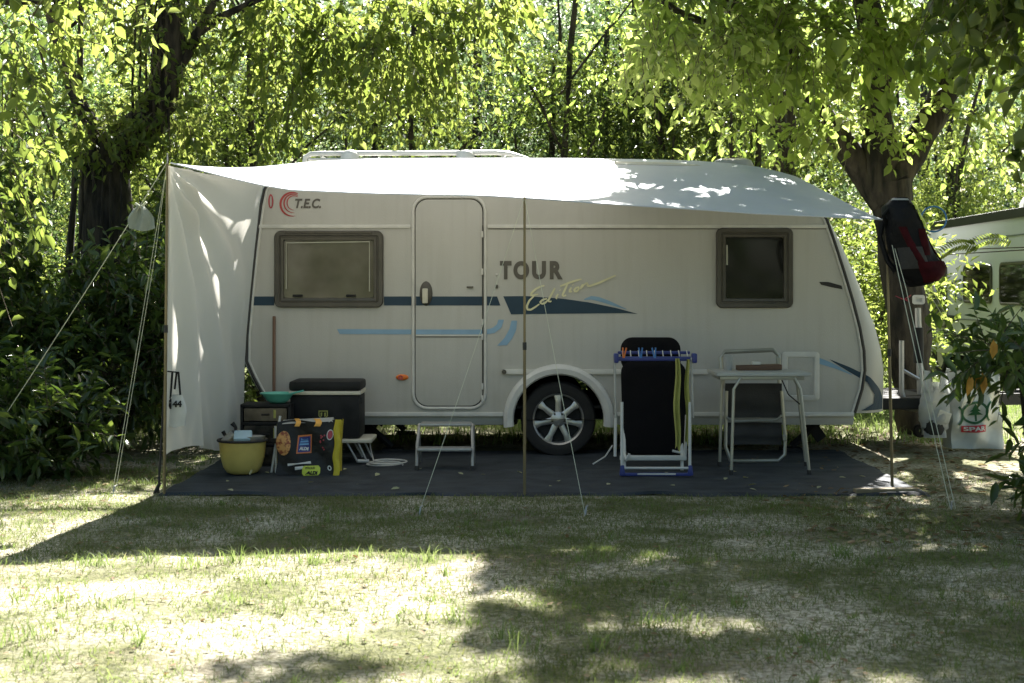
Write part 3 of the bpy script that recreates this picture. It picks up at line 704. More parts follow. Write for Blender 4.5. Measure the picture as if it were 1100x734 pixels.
def panel(u, v):
    top = [tl[k]+(tr_[k]-tl[k])*u for k in range(3)]; top[2] -= .05*math.sin(pi*u)
    zb_ = .262+(.12-.262)*u**1.2+.035*math.sin(u*7); bx = -2.285+(-2.172+2.285)*u; by = 9.355+(11.46-9.355)*u
    # the rear hem follows the caravan's edge
    zz = top[2]+(zb_-top[2])*v
    if u > 0: 
        py = HY-(zz-CH)*F/11.5; ex = wx(float(np.interp(py, [200,215,270,320,360,388,470], [283,280,274,269,265.5,264,262])))
    else: ex = bx
    x = top[0]*(1-v)+bx*v; x = x*(1-u)+ex*u; y = top[1]+(by-top[1])*v
    ang = math.atan2(v*2.0, u*2.1+.02); dist = math.hypot(u, v)
    f = .068*math.sin(ang*17)*math.exp(-dist*1.0)*min(1, dist*5)+.022*math.sin(u*13+v*5.0+2*math.sin(v*3))*v*(1-u)**.5+.018*math.sin(u*34-v*16)*v
    f += .030*math.exp(-((u-.12-.10*v)/.035)**2)-.03*math.exp(-((u-.25-.2*v)/.05)**2)*v
    e = min(1, u*10)*min(1, (1-u)*6)
    return (x+f*e, y, zz)
pn = MB().grid(panel, 90, 110).build('side_cloth', M['sheet'], None, (-2.2, 10.4, .2), smooth=True, angle=80)
tag(pn, 'creased white cloth hanging as the left side wall of the awning', 'cloth')
mb = MB().tube([panel(0, k/20) for k in range(21)], .006, 5); mb.build('edge_hem', M['sheet'], pn)
def pole(px, d, z1, label, lean=0, group='poles holding up the tarpaulin front'):
    x = X(px, d); t = thing('awning_pole', label, 'pole', (x, d, 0), group)
    MB().tube([(x, d, 0), (x+lean*.5, d, z1*.5)], .0105, 10).build('lower_tube', M['wood_pole'], t, smooth=True)
    MB().tube([(x+lean*.5, d, z1*.5), (x+lean, d, z1)], .0088, 10).build('upper_tube', M['wood_pole'], t, smooth=True)
    MB().tube([(x+lean*.5, d, z1*.5-.02), (x+lean*.5, d, z1*.5+.03)], .0135, 10).build('clamp_collar', M['packgrey'], t, smooth=True)
    MB().tube([(x+lean, d, z1), (x+lean, d, z1+.07)], .004, 6).build('spike', M['steel'], t)
    return x+lean
lx = pole(176.5, 9.34, 2.18, 'pole at the left front corner beside the hanging white cloth', .02)
cx_ = pole(563.5, 9.32, 1.955, 'pole standing in front of the wheel and lettering')
rx_ = pole(958.5, 9.68, 1.84, 'pole under the backpack at the right front corner', -.04)
t = thing('spare_pole', 'thin dark pole standing close behind the left corner pole', 'pole', (X(169,9.3), 9.45, 0))
MB().tube([(X(170,9.45), 9.45, 0), (X(177,9.45), 9.45, .75)], .008, 6).build('rod', M['chassis'], t); MB().tube([(X(166,9.45), 9.45, .0), (X(172,9.45), 9.45, .07)], .012, 6).build('foot', M['chassis'], t)
def rope(a, b, label, double=0, r=.0019, sag=.02):
    t = thing('guy_rope', label, 'rope', (b[0], b[1], 0), 'guy ropes of the awning')
    def path(dx): 
        ps = []
        for k in range(13):
            s = k/12; p = Vector(a).lerp(Vector(b), s); p.z -= sag*math.sin(pi*s); p.x += dx*min(1, s*4); ps.append(p)
        return ps
    MB().tube(path(0), r, 5).build('rope', M['rope'], t)
    if double: MB().tube(path(double), r, 5).build('rope', M['rope'], t)
    MB().tube([(b[0], b[1]-.02, -.04), (b[0]+.01, b[1]+.01, .045), (b[0]+.02, b[1]+.03, .05)], .006, 5).build('peg', M['steel'], t)
rope((lx, 9.34, 2.19), (-3.84, 9.9, .01), 'pale rope slanting left from the corner pole over the bushes', 0, .003)
rope((lx, 9.34, 2.19), (X(121,9.45), 9.45, .01), 'pale double rope running steeply down left of the white cloth', .018)
rope((cx_, 9.32, 1.96), (X(450,8.54), 8.54, .01), 'pale rope crossing in front of the door to the lawn')
rope((cx_, 9.32, 1.96), (X(628,8.54), 8.54, .01), 'pale rope crossing in front of the wheel to the lawn')
rope((rx_, 9.68, 1.84), (X(1021,8.72), 8.72, .01), 'pale double rope from the backpack pole down to the right', .03, .0028)
rope((rx_+.02, 9.68, 1.80), (3.9, 10.6, .02), 'thin double rope running behind the bush on the right', .03)
cl = MB(); base = Vector((X(150, 9.42), 9.42, Z(222, 9.42)))
def clf(u, v):
    a = (u-.5)*2; wdt = .018+.07*math.sin(min(1, v*1.3)*pi*.55)
    return (base.x+a*wdt+.02*v, base.y+.02*math.cos(a*6+v*4), base.z+.01-v*.175+.02*abs(a)*v)
cl.grid(clf, 12, 12); o = cl.build('cloth_rag', M['hempcloth'], None, tuple(base), smooth=True); tag(o, 'grey green cloth knotted on the left guy rope', 'cloth')
mb = MB().tube([base+Vector((-.03, 0, .02)), base+Vector((.01, 0, -.005)), base+Vector((.045, 0, .03))], .010, 6); mb.build('knot', M['rope'], o)
# ground sheet
def gs(u, v):
    x = -2.33+(2.74+2.33)*u; y = 9.31+(11.9-9.31)*v
    if v == 0: y += .018*math.sin(u*23)+.012*math.sin(u*61)+.03*max(0, u-.93)*10
    if u == 1: x += .03*math.sin(v*14)
    return (x, y, .010+.014*float(vnoise(x, y, 2.3, 4))+.010*float(vnoise(x*.5, y*2, 6))**2+.004*math.sin(x*7+3*float(vnoise(x,y,1.5))) - (.02 if v in (0, 1) or u in (0, 1) else 0))
o = MB().grid(gs, 160, 80).build('ground_sheet', M['mat'], None, (0, 10.6, 0), smooth=True); tag(o, 'dark blue grey woven ground sheet laid in front of the caravan', 'ground sheet')
# ------------------------------------------------------------------ things under the awning
GZ = .022
# yellow tub
ty = 10.32; kx = F/ty; tx = X(260.5, ty)
t = thing('washing_up_tub', 'round yellow plastic tub full of dishes in front of the drawer unit', 'tub', (tx, ty, GZ))
pr = [(0,.005),(.085,0),(.112,.012),(.138,.05),(.160,.13),(.170,.235),(.176,.240),(.170,.244),(.164,.236),(.150,.13),(.10,.02),(0,.015)]
MB().lathe([(r, GZ+h) for r, h in pr], (tx, ty, 0), 'Z', 40).build('basin', M['yellow'], t, smooth=True)
MB().tube([(tx+.175*math.cos(a*pi/20), ty+.175*math.sin(a*pi/20), GZ+.243) for a in range(40)], .010, 6, closed=True).build('rim', M['chassis'], t, smooth=True)
o = MB().box((tx+.012, ty-.05, GZ+.268), (.13, .13, .05), (.4, .0, .15), bev=.012).build('dish', M['tealitem'], None, (tx+.012, ty-.05, GZ+.24), smooth=True); tag(o, 'pale blue square dish lying in the yellow tub', 'dish')
b = MB().lathe([(0,0),(.035,0),(.037,.1),(.034,.1),(.032,.01),(0,.01)], (0,0,0), 'Z', 20); R_ = Matrix.Rotation(math.radians(50), 3, 'Y')
b.v = [tuple(R_ @ Vector(v)+Vector((tx-.125, ty-.03, GZ+.225))) for v in b.v]; o = b.build('tin_mug', M['steel'], None, (tx-.09, ty-.03, GZ+.24), smooth=True); tag(o, 'metal mug tipped against the left rim of the yellow tub', 'mug')
b = MB().lathe([(0,.0),(.05,.005),(.075,.04),(.08,.07),(.075,.07),(.0,.02)], (tx+.09, ty-.03, GZ+.205), 'Z', 24); o = b.build('bowl', M['steel'], None, (tx+.09, ty-.03, GZ+.2), smooth=True); tag(o, 'small metal bowl at the right side of the yellow tub', 'bowl')
MB().tube([(tx-.05, ty+.04, GZ+.2), (tx-.065, ty+.06, GZ+.35)], .010, 6).build
o = MB().tube([(tx-.04, ty+.03, GZ+.2), (tx-.060, ty+.05, GZ+.33), (tx-.085, ty+.05, GZ+.36)], [.009,.012,.018], 8).build('ladle', M['black'], None, (tx-.05, ty+.04, GZ+.2), smooth=True); tag(o, 'black ladle sticking up out of the yellow tub', 'ladle')
o = MB().tube([(tx-.10, ty+.06, GZ+.2), (tx-.155, ty+.06, GZ+.30)], [.009,.014], 8).build('brush', M['black'], None, (tx-.1, ty+.06, GZ+.2), smooth=True); tag(o, 'short black brush handle at the left of the yellow tub', 'brush')
# drawer unit
dy = 10.72; 
t = thing('drawer_unit', 'black plastic drawer unit with smoked drawers under the green colander', 'drawer unit', (X(284,dy), dy+.15, GZ))
x0, x1 = X(258,dy), X(312,dy); z1 = Z(434.5,dy)
mb = MB()
for xx in (x0+.01, x1-.01): mb.box((xx, dy+.15, (GZ+z1)/2), (.02, .30, z1-GZ), bev=.004)
for zz in (GZ+.012, GZ+.165, GZ+.325, z1-.012): mb.box(((x0+x1)/2, dy+.15, zz), (x1-x0, .30, .022), bev=.004)
mb.box(((x0+x1)/2, dy+.295, (GZ+z1)/2), (x1-x0-.01, .01, z1-GZ-.02)); mb.build('carcass', M['black'], t, smooth=True)
for a, b_ in ((GZ+.026, GZ+.152), (GZ+.179, GZ+.312), (GZ+.339, z1-.026)):
    dr = rr(MB(), x0+.024, x1-.024, a, b_, .015, [(0, dy+.27), (0, dy+.008), (.006, dy+.002)], cap=True).build('drawer', M['drawer'], t, smooth=True)
    MB().box(((x0+x1)/2, dy-.004, (a+b_)/2), (.06, .012, .014), bev=.004).build('pull', M['black'], dr)
    MB().box((x0+.26, dy+.001, (a+b_)/2+.005), (.018, .003, (b_-a)*.6)).build('painted_glint', M['yelcloth'], dr)  # thin strip coloured as a glint on each drawer front
# green colander on the unit
cx0, cy0, cz0 = X(298,dy+.1), dy+.12, z1+.002
t = thing('colander', 'sea green plastic colander with handle on top of the drawer unit', 'colander', (cx0, cy0, cz0))
b = MB().lathe([(0,.004),(.055,0),(.085,.02),(.118,.068),(.134,.070),(.136,.078),(.116,.078),(.08,.03),(.05,.012),(0,.012)], (cx0, cy0, cz0), 'Z', 32); b.build('bowl', M['teal'], t, smooth=True)
MB().box((cx0+.15, cy0, cz0+.082), (.10, .045, .012), (0, -.22, 0), bev=.005).build('handle', M['teal'], t, smooth=True)
# folded white stand between the unit and the bag
fy = 10.35
t = thing('folded_stand', 'folded stand of thin white tubes leaning by the shopping bag', 'stand', (X(295,fy), fy, GZ))
MB().tube([(X(291.5,fy), fy, GZ), (X(298.5,fy), fy+.1, Z(447,fy+.1))], .009, 8).build('tube', M['white'], t, smooth=True)
MB().tube([(X(296.5,fy), fy, GZ), (X(293.5,fy), fy+.1, Z(458,fy+.1))], .009, 8).build('tube', M['white'], t, smooth=True)
MB().box((X(294.5,fy), fy+.03, Z(474,fy)), (.05, .03, .035), bev=.006).build('joint', M['black'], t)
# shopping bag
by = 10.22; bx0, bx1 = X(297,by), X(363,by); bz1 = Z(455.5,by); bh = bz1-GZ
t = thing('shopping_bag', 'black printed shopping bag with yellow side standing before the cool box', 'bag', ((bx0+bx1)/2, by+.1, GZ))
def bagf(u, v, y=0.0):
    x = bx0+(bx1-bx0)*u+.014*math.sin(v*5+u*2)*(1-v)-.012*(1-v)*(u < .5); z = GZ+bh*v+.018*v*math.sin(u*5+.5)+(.03*v*u)
    return (x, by+.012*math.sin(u*9+v*6)+.02*math.sin(v*3)+.10*v*v*.4-y, z)
MB().grid(lambda u, v: bagf(u, v), 30, 24).build('front_side', M['bagblack'], t, smooth=True)
MB().grid(lambda u, v: (bx0+(bx1-bx0)*u, by+.26-.05*v, GZ+bh*v*.98), 10, 10).build('back_side', M['bagblack'], t, smooth=True)
MB().grid(lambda u, v: (bx0+(bx1-bx0)*u, by+.01+.24*v, GZ+.004), 2, 2).build('bag_bottom', M['bagblack'], t)
def gus(x, sgn):
    return MB().grid(lambda u, v: (x+sgn*(.03*math.sin(pi*u)*(v-.3)), by+.02+.03*v+.22*u, GZ+bh*v*(1.04 if sgn > 0 else .97)), 10, 12)
gus(bx0, -1).build('gusset', M['bagyellow'], t, smooth=True); gus(bx1, 1).build('gusset', M['bagyellow'], t, smooth=True)
MB().grid(lambda u, v: (bx1-.035+.045*u+.006*math.sin(v*14)+.008*v, by-.012-.012*math.sin(pi*u)+.03*v, GZ-.0+(bh+.03)*v), 6, 24).build('yellow_fold', M['bagyellow'], t, smooth=True)
MB().grid(lambda u, v: (bx0+.035+(bx1-bx0-.08)*u, by+.035+.12*v, GZ+bh-.005+.02*u+.025*math.sin(pi*v)), 14, 6).build('grey_lining', M['clear'], t, smooth=True)
for fx, w in ((.33, .036), (.66, .045)):
    MB().grid(lambda u, v: (bx0+(bx1-bx0)*fx+(u-.5)*w+.01*math.sin(v*5), by+.035-.035*math.cos(v*pi)*1, GZ+bh+.024-.042*(1-v)*(1-v)+.008*v), 4, 10).build('strap', M['bagorange'], t, smooth=True)
def on_bag(px, py, y): 
    u = (px-297)/(363-297); v = (508.5-py)/(508.5-455.5); return bagf(u, v, y)
def bag_poly(name, pts, mat, y=.004, parent=None):
    c = (sum(p[0] for p in pts)/len(pts), sum(p[1] for p in pts)/len(pts)); mb = MB(); n = len(pts)
    v = [on_bag(*c, y)]
    for s in (.5, 1): v += [on_bag(c[0]+(p[0]-c[0])*s, c[1]+(p[1]-c[1])*s, y) for p in pts]
    f = [(0, 1+k, 1+(k+1) % n) for k in range(n)]+[(1+k, 1+n+k, 1+n+(k+1) % n, 1+(k+1) % n) for k in range(n)]
    return mb.add(v, f).build(name, M[mat], parent or t)
def ell(cx, cy, rx, ry, n=20): return [(cx+rx*math.cos(2*pi*k/n), cy+ry*math.sin(2*pi*k/n)) for k in range(n)]
bag_poly('food_print', ell(304.5, 477.5, 8.2, 12), 'pizza')
def B2(x, y): return (280+x/9.18, 440+y/9.175)
bag_poly('label_border', [B2(370,280), B2(505,258), B2(495,430), B2(352,440)], 'logoorange', .005)
bag_poly('label_field', [B2(385,294), B2(492,276), B2(484,418), B2(367,428)], 'logoblue', .007)
for k in range(3):
    bag_poly('label_mark', [B2(408-k*7,300+k*24), B2(462+k*5,292+k*24), B2(468+k*5,308+k*24), B2(400-k*7,318+k*24)], 'logolight', .009)
def bag_text(s, x0, y0, x1, y1, mat, y=.010, sh=0, off=.03, slope=0):
    mb = MB(); text_fit(mb, s, lambda u, v: on_bag(*B2(x0+(x1-x0)*u, y1+(y0-y1)*v+slope*u), y), shear=sh, offset=off); mb.build('lettering', M[mat], t)
bag_text('ALDI', 384, 378, 472, 408, 'printwhite', sh=.2, off=.06)
bag_poly('print_bar', [B2(260,528), B2(480,503), B2(484,524), B2(264,550)], 'printwhite', .005); bag_poly('print_bar', [B2(334,556), B2(420,546), B2(422,572), B2(338,584)], 'printwhite', .005)
bag_poly('lime_label', [B2(425,545), B2(555,540), B2(572,560), B2(568,608), B2(550,628), B2(430,632), B2(410,612), B2(410,565)], 'lime', .007)
bag_text('ALDI', 440, 588, 545, 622, 'black', .010, .15, .06); bag_text('PROUD', 440, 552, 520, 572, 'black', .010, .1, .02)
bag_poly('round_seal', ell(*B2(682,258), 3.6, 5.3), 'printwhite', .005); bag_poly('round_seal', ell(*B2(682,258), 2.7, 4.3), 'printred', .007)
bag_poly('round_seal', ell(*B2(665,565), 2.3, 2.6), 'printwhite', .005); bag_poly('round_seal', ell(*B2(665,565), 1.2, 1.5), 'black', .007)
for k in range(9): bag_poly('berry_print', ell(*B2(590+random.random()*60, 250+random.random()*150), .9, .9, 8), 'printred', .005)
# cool box on its low stand
cy = 10.88; cx0, cx1 = X(311,cy), X(382,cy); cz0, cz1 = .215, Z(410,cy)
t = thing('camping_stand', 'low folding stand with white top carrying the black cool box', 'stand', (X(352,cy), cy+.2, GZ))
MB().box((X(352,cy), cy+.2, .198), (X(401,cy)-X(306,cy), .42, .030), bev=.012).build('top', M['cream'], t, smooth=True)
for yy in (cy+.03, cy+.37):
    for px0, px1 in ((316, 345), (366, 338), (372, 384), (384, 399)):
        MB().tube([(X(px0,cy), yy, .185), (X(px1 if px0 != 384 else 394,cy), yy, GZ+.01)], .009, 8).build('leg', M['steel'], t, smooth=True)
MB().tube([(X(384,cy), cy+.03, GZ+.02), (X(396,cy), cy+.03, GZ+.02)], .014, 8).build('foot', M['white'], t)
t = thing('cool_box', 'large black cool box with cream lid band and shield badge', 'cool box', ((cx0+cx1)/2, cy+.2, cz0))
bd = MB(); bd.box(((cx0+cx1)/2+.015, cy+.21, (cz0+Z(425,cy))/2), (cx1-cx0+.03, .40, Z(425,cy)-cz0), bev=.02); bd.build('body', M['black'], t, smooth=True)
MB().box(((cx0+cx1)/2+.015, cy+.21, Z(422.5,cy)), (cx1-cx0+.045, .42, .030), bev=.008).build('lid_band', M['cream'], t, smooth=True)
MB().box(((cx0+cx1)/2+.015, cy+.21, (cz1+Z(420,cy))/2), (cx1-cx0+.045, .42, cz1-Z(420.4,cy)), bev=.022).build('lid', M['black'], t, smooth=True)
MB().box((cx1+.033, cy+.12, Z(431,cy)), (.012, .09, .05), bev=.005).build('side_grip', M['chassis'], t)
def cpt(x, y): return X(220+x/4.59, cy), Z(390+y/4.5875, cy)
def cool_poly(name, pts, mat, y=.003): 
    MB().poly([(cpt(*p)[0], cy+.01-y, cpt(*p)[1]) for p in pts]).build(name, M[mat], t)
cool_poly('shield_badge', [(560,235),(606,235),(606,262),(583,286),(560,262)], 'yelcloth'); cool_poly('shield_field', [(565,240),(601,240),(601,260),(583,279),(565,260)], 'black', .005)
for a in (574, 592): cool_poly('shield_mark', [(a-4,246),(a+5,244),(a+4,262),(a-3,266)], 'yelcloth', .007)
for s, a, b_, c_, d_ in (('Pl', 487, 520, 288, 300), ('x', 526, 538, 288, 304), ('O', 610, 632, 286, 298), ('ut', 640, 672, 288, 318)):
    mb = MB(); text_fit(mb, s, lambda u, v: (cpt(a+(b_-a)*u, 0)[0], cy+.005, cpt(0, d_+(c_-d_)*v)[1]), shear=.2, offset=.02); mb.build('lettering', M['printwhite'], t)
mb = MB(); mb.lathe([(.018,.006),(.022,.003),(.025,.006)], (X(319,cy), cy, Z(414,cy)), 'Y', 16); mb.build('round_mark', M['packgrey'], t)
# cable
yy = 10.75; t = thing('cable', 'coil of white cable lying on the ground sheet by the stand', 'cable', (X(415,yy), yy, GZ))
pts = []
for k in range(70):
    a = k/69*2*pi*2.7; r = .13+.02*math.sin(a*.7); pts.append((X(414,yy)+r*math.cos(a)+.01*a/6, yy+r*.9*math.sin(a), GZ+.008+.0022*a))
MB().tube(pts, .0055, 6).build('coil', M['white'], t, smooth=True)
MB().tube([pts[-1], (X(400,yy), yy+.1, GZ+.03), (X(398,11.1), 11.1, .12), (X(396,11.3), 11.3, .2)], .0055, 6).build('lead', M['white'], t, smooth=True)
o = MB().tube([(X(658,10.9), 10.9, GZ+.14), (X(650,10.85), 10.85, GZ+.06), (X(637,10.8), 10.8, GZ+.01)], .006, 6).build('power_lead', M['white'], None, (X(637,10.8), 10.8, GZ)); tag(o, 'short end of white lead beside the drying rack', 'lead')
# broom stick
o = thing('broom_handle', 'thin brown wooden handle leaning upright against the caravan wall', 'broom', (X(294,11.3), 11.3, GZ)); MB().tube([(X(294,11.25), 11.25, GZ), (wx(295), 11.478, wz(340))], .013, 8).build('stick', M['broom'], o, smooth=True)
MB().box((X(294,11.25), 11.25, GZ+.05), (.20, .05, .08), bev=.01).build('brush_head', M['black'], o)
# step under the door
sy_ = 10.52; sx0, sx1 = X(447.5,sy_), X(507.5,sy_); t = thing('folding_step', 'silver two step folding ladder stool under the caravan door', 'step', ((sx0+sx1)/2, sy_+.15, GZ))
zt = Z(457,sy_+.2)
for xx in (sx0, sx1):
    MB().tube([(xx, sy_, GZ), (xx, sy_+.06, .2), (xx+(.01 if xx == sx0 else -.01), sy_+.20, zt+.01)], .012, 8).build('leg', M['steel'], t, smooth=True)
    MB().tube([(xx, sy_+.42, GZ), (xx, sy_+.25, zt)], .011, 8).build('leg', M['steel'], t, smooth=True)
    MB().tube([(xx, sy_-.001, GZ-.004), (xx, sy_+.004, GZ+.03)], .016, 8).build('foot', M['packgrey'], t)
MB().box(((sx0+sx1)/2, sy_+.25, zt+.005), (sx1-sx0-.03, .18, .022), bev=.008).build('tread', M['steel'], t, smooth=True)
MB().box(((sx0+sx1)/2, sy_+.07, Z(483.5,sy_)), (sx1-sx0-.01, .15, .024), bev=.008).build('tread', M['steel'], t, smooth=True)
# folded black lounger behind the rack
ly = 10.48; t = thing('folded_recliner', 'folded black padded recliner chair leaning behind the drying rack', 'chair', (X(702,ly), ly+.2, GZ))
cx0, cx1 = X(667,ly+.3), X(737,ly+.3)
def cush(x0, x1, z0, z1, y0, y1, name):
    ls = []
    for ins, dyy in ((.03, .03), (.01, .008), (.0, .0), (.012, -.022), (.05, -.034)):
        ls.append([(x, y0+(y1-y0)*((z-z0)/(z1-z0))+dyy, z) for x, z in rrect(x0+ins, x1-ins, z0+ins, z1-ins, .09)])
    MB().loops(ls, cap0=True, cap1=True).build(name, M['chairblack'], t, smooth=True)
cush(cx0, cx1, Z(489,ly+.1), Z(388,ly+.3), ly+.10, ly+.33, 'seat_pad'); cush(cx0+.005, cx1-.03, Z(400,ly+.3), Z(362.5,ly+.4), ly+.36, ly+.42, 'backrest')
for px in (671, 733):
    MB().tube([(X(px,ly), ly+.02, GZ), (X(px,ly+.35), ly+.38, Z(392,ly+.35))], .012, 8).build('leg', M['white'], t, smooth=True)
MB().tube([(X(671,ly), ly+.04, Z(487,ly)), (X(673,ly), ly-.02, Z(494,ly)), (X(676,ly), ly-.02, Z(487,ly))], .01, 6).build('armrest_end', M['white'], t)
MB().tube([(X(733,ly), ly+.0, Z(478,ly)), (X(730,ly), ly-.02, Z(486,ly)), (X(722,ly), ly-.02, Z(484,ly))], .01, 6).build('armrest_end', M['white'], t)
MB().box((X(702,ly), ly+.03, Z(492.5,ly)), (X(736,ly)-X(664,ly), .03, .038), bev=.01).build('cross_bar', M['white'], t, smooth=True)
# drying rack
ry = 10.14; t = thing('drying_rack', 'folded clothes drying rack with blue ends white legs and pegs', 'drying rack', (X(703,ry), ry+.05, GZ))
x0, x1 = X(660,ry+.1), X(747.5,ry+.1); zt = Z(384,ry+.1)
MB().box(((x0+x1)/2, ry+.10, zt-.01), (x1-x0, .030, .032), bev=.009).build('top_bar', M['blue'], t, smooth=True)
MB().box(((x0+x1)/2, ry+.19, zt+.03), (x1-x0-.06, .020, .022), bev=.007).build('top_bar', M['blue'], t, smooth=True)
for xx in (x0+.012, x1-.012): MB().box((xx, ry+.10, zt-.005), (.035, .09, .07), bev=.012).build('end_cap', M['blue'], t, smooth=True)
for k in range(9):
    xx = x0+.06+(x1-x0-.12)*k/8; MB().tube([(xx, ry+.10, zt+.008), (xx+.004, ry+.19, zt+.045)], .004, 5).build('wire', M['white'], t)
for a, b_ in ((668, 668), (741, 741)): MB().tube([(X(a,ry), ry, GZ+.03), (X(b_,ry+.05), ry+.05, Z(432,ry+.05))], .011, 8).build('leg', M['white'], t, smooth=True)
for a, b_ in ((662, 661.5), (738, 738)): MB().tube([(X(a,ry), ry+.12, GZ+.13), (X(b_,ry+.12), ry+.14, Z(446,ry+.12))], .011, 8).build('leg', M['white'], t, smooth=True)
for a in (662, 745.5): MB().tube([(X(a,ry), ry+.06, Z(450,ry)), (X(a-1,ry), ry+.09, zt)], .009, 8).build('side_tube', M['steel'], t, smooth=True)
MB().tube([(X(668,ry), ry, Z(503,ry)), (X(741,ry), ry, Z(503,ry))], .009, 8).build('lower_bar', M['white'], t, smooth=True)
MB().box((X(704.5,ry), ry+.0, GZ+.016), (X(743,ry)-X(667,ry), .03, .022), bev=.006).build('foot_bar', M['blue'], t, smooth=True)
MB().box((X(705,ry), ry-.018, GZ+.020), (X(725,ry)-X(684,ry), .006, .012), bev=.002).build('foot_grip', M['white'], t)
for a in (668.5, 741.5): MB().box((X(a,ry), ry, GZ+.045), (.045, .035, .075), bev=.01, taper=.6).build('foot', M['blue'], t, smooth=True)
def peg(px, mat, tilt, lab, s=1):
    xx = X(px, ry+.1); z0 = zt+.005; o = thing('clothes_peg', lab, 'peg', (xx, ry+.1, z0), 'pegs on the drying rack')
    for sg in (-1, 1): MB().box((xx+sg*.008+tilt*.02, ry+.09, z0+.028), (.010, .012, .075*s), (0, sg*.13+tilt, 0), bev=.002).build('jaw', M[mat], o)
peg(670, 'orange', .1, 'orange clothes peg clipped left on the drying rack'); peg(688, 'pegblue', 0, 'middle blue clothes peg, the one nearer the orange peg'); peg(703, 'pegblue', -.1, 'right blue clothes peg, nearest the middle of the rack')
def towel(px0, px1, py0, py1, lab, ph):
    yy = ry+.075
    o = MB().grid(lambda u, v: (X((px0+px1)/2+(px1-px0)*(u-.5)*(.55+.5*math.sin(v*2.4+.3)), yy)+.006*math.sin(v*9+ph), yy-.012*math.sin(u*9+ph)-.02, Z(py0+(py1-py0)*v-(3*math.sin(u*5) if v > .95 else 0), yy)), 10, 26).build('cleaning_cloth', M['yelcloth'], None, (X((px0+px1)/2, yy), yy, Z(py1, yy)), smooth=True)
    tag(o, lab, 'cloth', 'yellow cloths on the drying rack')
towel(724, 730.5, 385, 482, 'longer yellow cloth, the left one hanging from the drying rack', 0); towel(735.5, 741, 386, 477, 'shorter yellow cloth, the right one near the rack end', 2)
# folding table
ty0, ty1 = 10.28, 10.78; tz = .755; t = thing('folding_table', 'grey topped folding camping table with thin tube legs', 'table', (X(820,10.5), 10.5, GZ))
MB().box(((X(770,ty0)+X(872,ty0))/2, (ty0+ty1)/2, tz-.014), (X(872,ty0)-X(770,ty0), ty1-ty0, .028), bev=.008).build('tabletop', M['table'], t, smooth=True)
MB().box(((X(773,ty0)+X(866,ty0))/2, (ty0+ty1)/2, tz-.042), (X(866,ty0)-X(775,ty0), ty1-ty0-.05, .028), bev=.004).build('apron', M['tube'], t, smooth=True)
def tleg(p0, p1, p2): MB().tube([p0, p1, p2], .0115, 8).build('leg', M['tube'], t, smooth=True)
tleg((X(796,ty0), ty0+.02, tz-.04), (X(788.5,ty0), ty0+.015, tz-.12), (X(785.5,ty0), ty0, GZ)); tleg((X(854,ty0), ty0+.02, tz-.04), (X(860,ty0), ty0+.015, tz-.12), (X(869.5,ty0), ty0, GZ))
tleg((X(780,ty1), ty1-.02, tz-.04), (X(775,ty1), ty1-.02, tz-.12), (X(773,ty1), ty1, GZ)); tleg((X(850,ty1), ty1-.02, tz-.04), (X(856,ty1), ty1-.02, tz-.12), (X(866,ty1), ty1, GZ))
MB().tube([(X(840,ty0+.1), ty0+.1, tz-.06), (X(848,ty0), ty0+.04, tz-.16), (X(860,ty0), ty0+.02, tz-.23)], .005, 6).build('stay', M['black'], t)
for px, yy in ((785.5, ty0), (869.5, ty0), (773, ty1), (866, ty1)): MB().tube([(X(px,yy), yy, GZ-.004), (X(px,yy), yy, GZ+.03)], .016, 8).build('foot_cap', M['packgrey'], t)
# folded chair behind the table
fy = 10.98; t = thing('folded_armchair', 'folded camping chair with grey fabric standing behind the table', 'chair', (X(812,fy), fy, GZ))
MB().tube([(X(778,fy), fy+.06, Z(418,fy)), (X(775.5,fy), fy+.07, Z(385,fy)), (X(780,fy), fy+.07, Z(378.5,fy)), (X(832,fy), fy+.07, Z(376.5,fy)), (X(838,fy), fy+.07, Z(382,fy)), (X(839,fy), fy+.06, Z(418,fy))], .017, 8).build('back_frame', M['tube'], t, smooth=True)
MB().tube([(X(780,fy), fy-.02, Z(420,fy)), (X(779,fy), fy-.02, Z(480,fy)), (X(784,fy), fy-.03, Z(494,fy)), (X(792,fy), fy-.03, Z(495,fy)), (X(835,fy), fy-.03, Z(494.5,fy)), (X(842,fy), fy-.03, Z(488,fy)), (X(843,fy), fy-.02, Z(470,fy)), (X(839,fy), fy-.02, Z(420,fy))], .014, 8).build('leg_frame', M['tube'], t, smooth=True)
MB().tube([(X(780,fy), fy-.03, Z(448,fy)), (X(786,fy), fy-.04, Z(452.5,fy)), (X(833,fy), fy-.04, Z(451,fy)), (X(839,fy), fy-.03, Z(446,fy))], .010, 8).build('seat_bar', M['tube'], t, smooth=True)
for a, b_ in ((412, 449), (454, 478)): MB().grid(lambda u, v: (X(779+61*u,fy), fy-.0+.025*math.sin(pi*u)+.01*math.sin(v*9), Z(a+(b_-a)*v,fy)), 10, 12).build('fabric', M['chairgrey'], t, smooth=True)
MB().box((X(842,fy), fy-.03, Z(470,fy)), (.03, .03, .05), bev=.006).build('hinge', M['tube'], t)
MB().box((X(837,fy), fy+.04, Z(390,fy)), (.035, .03, .09), bev=.008).build('hinge', M['tube'], t)
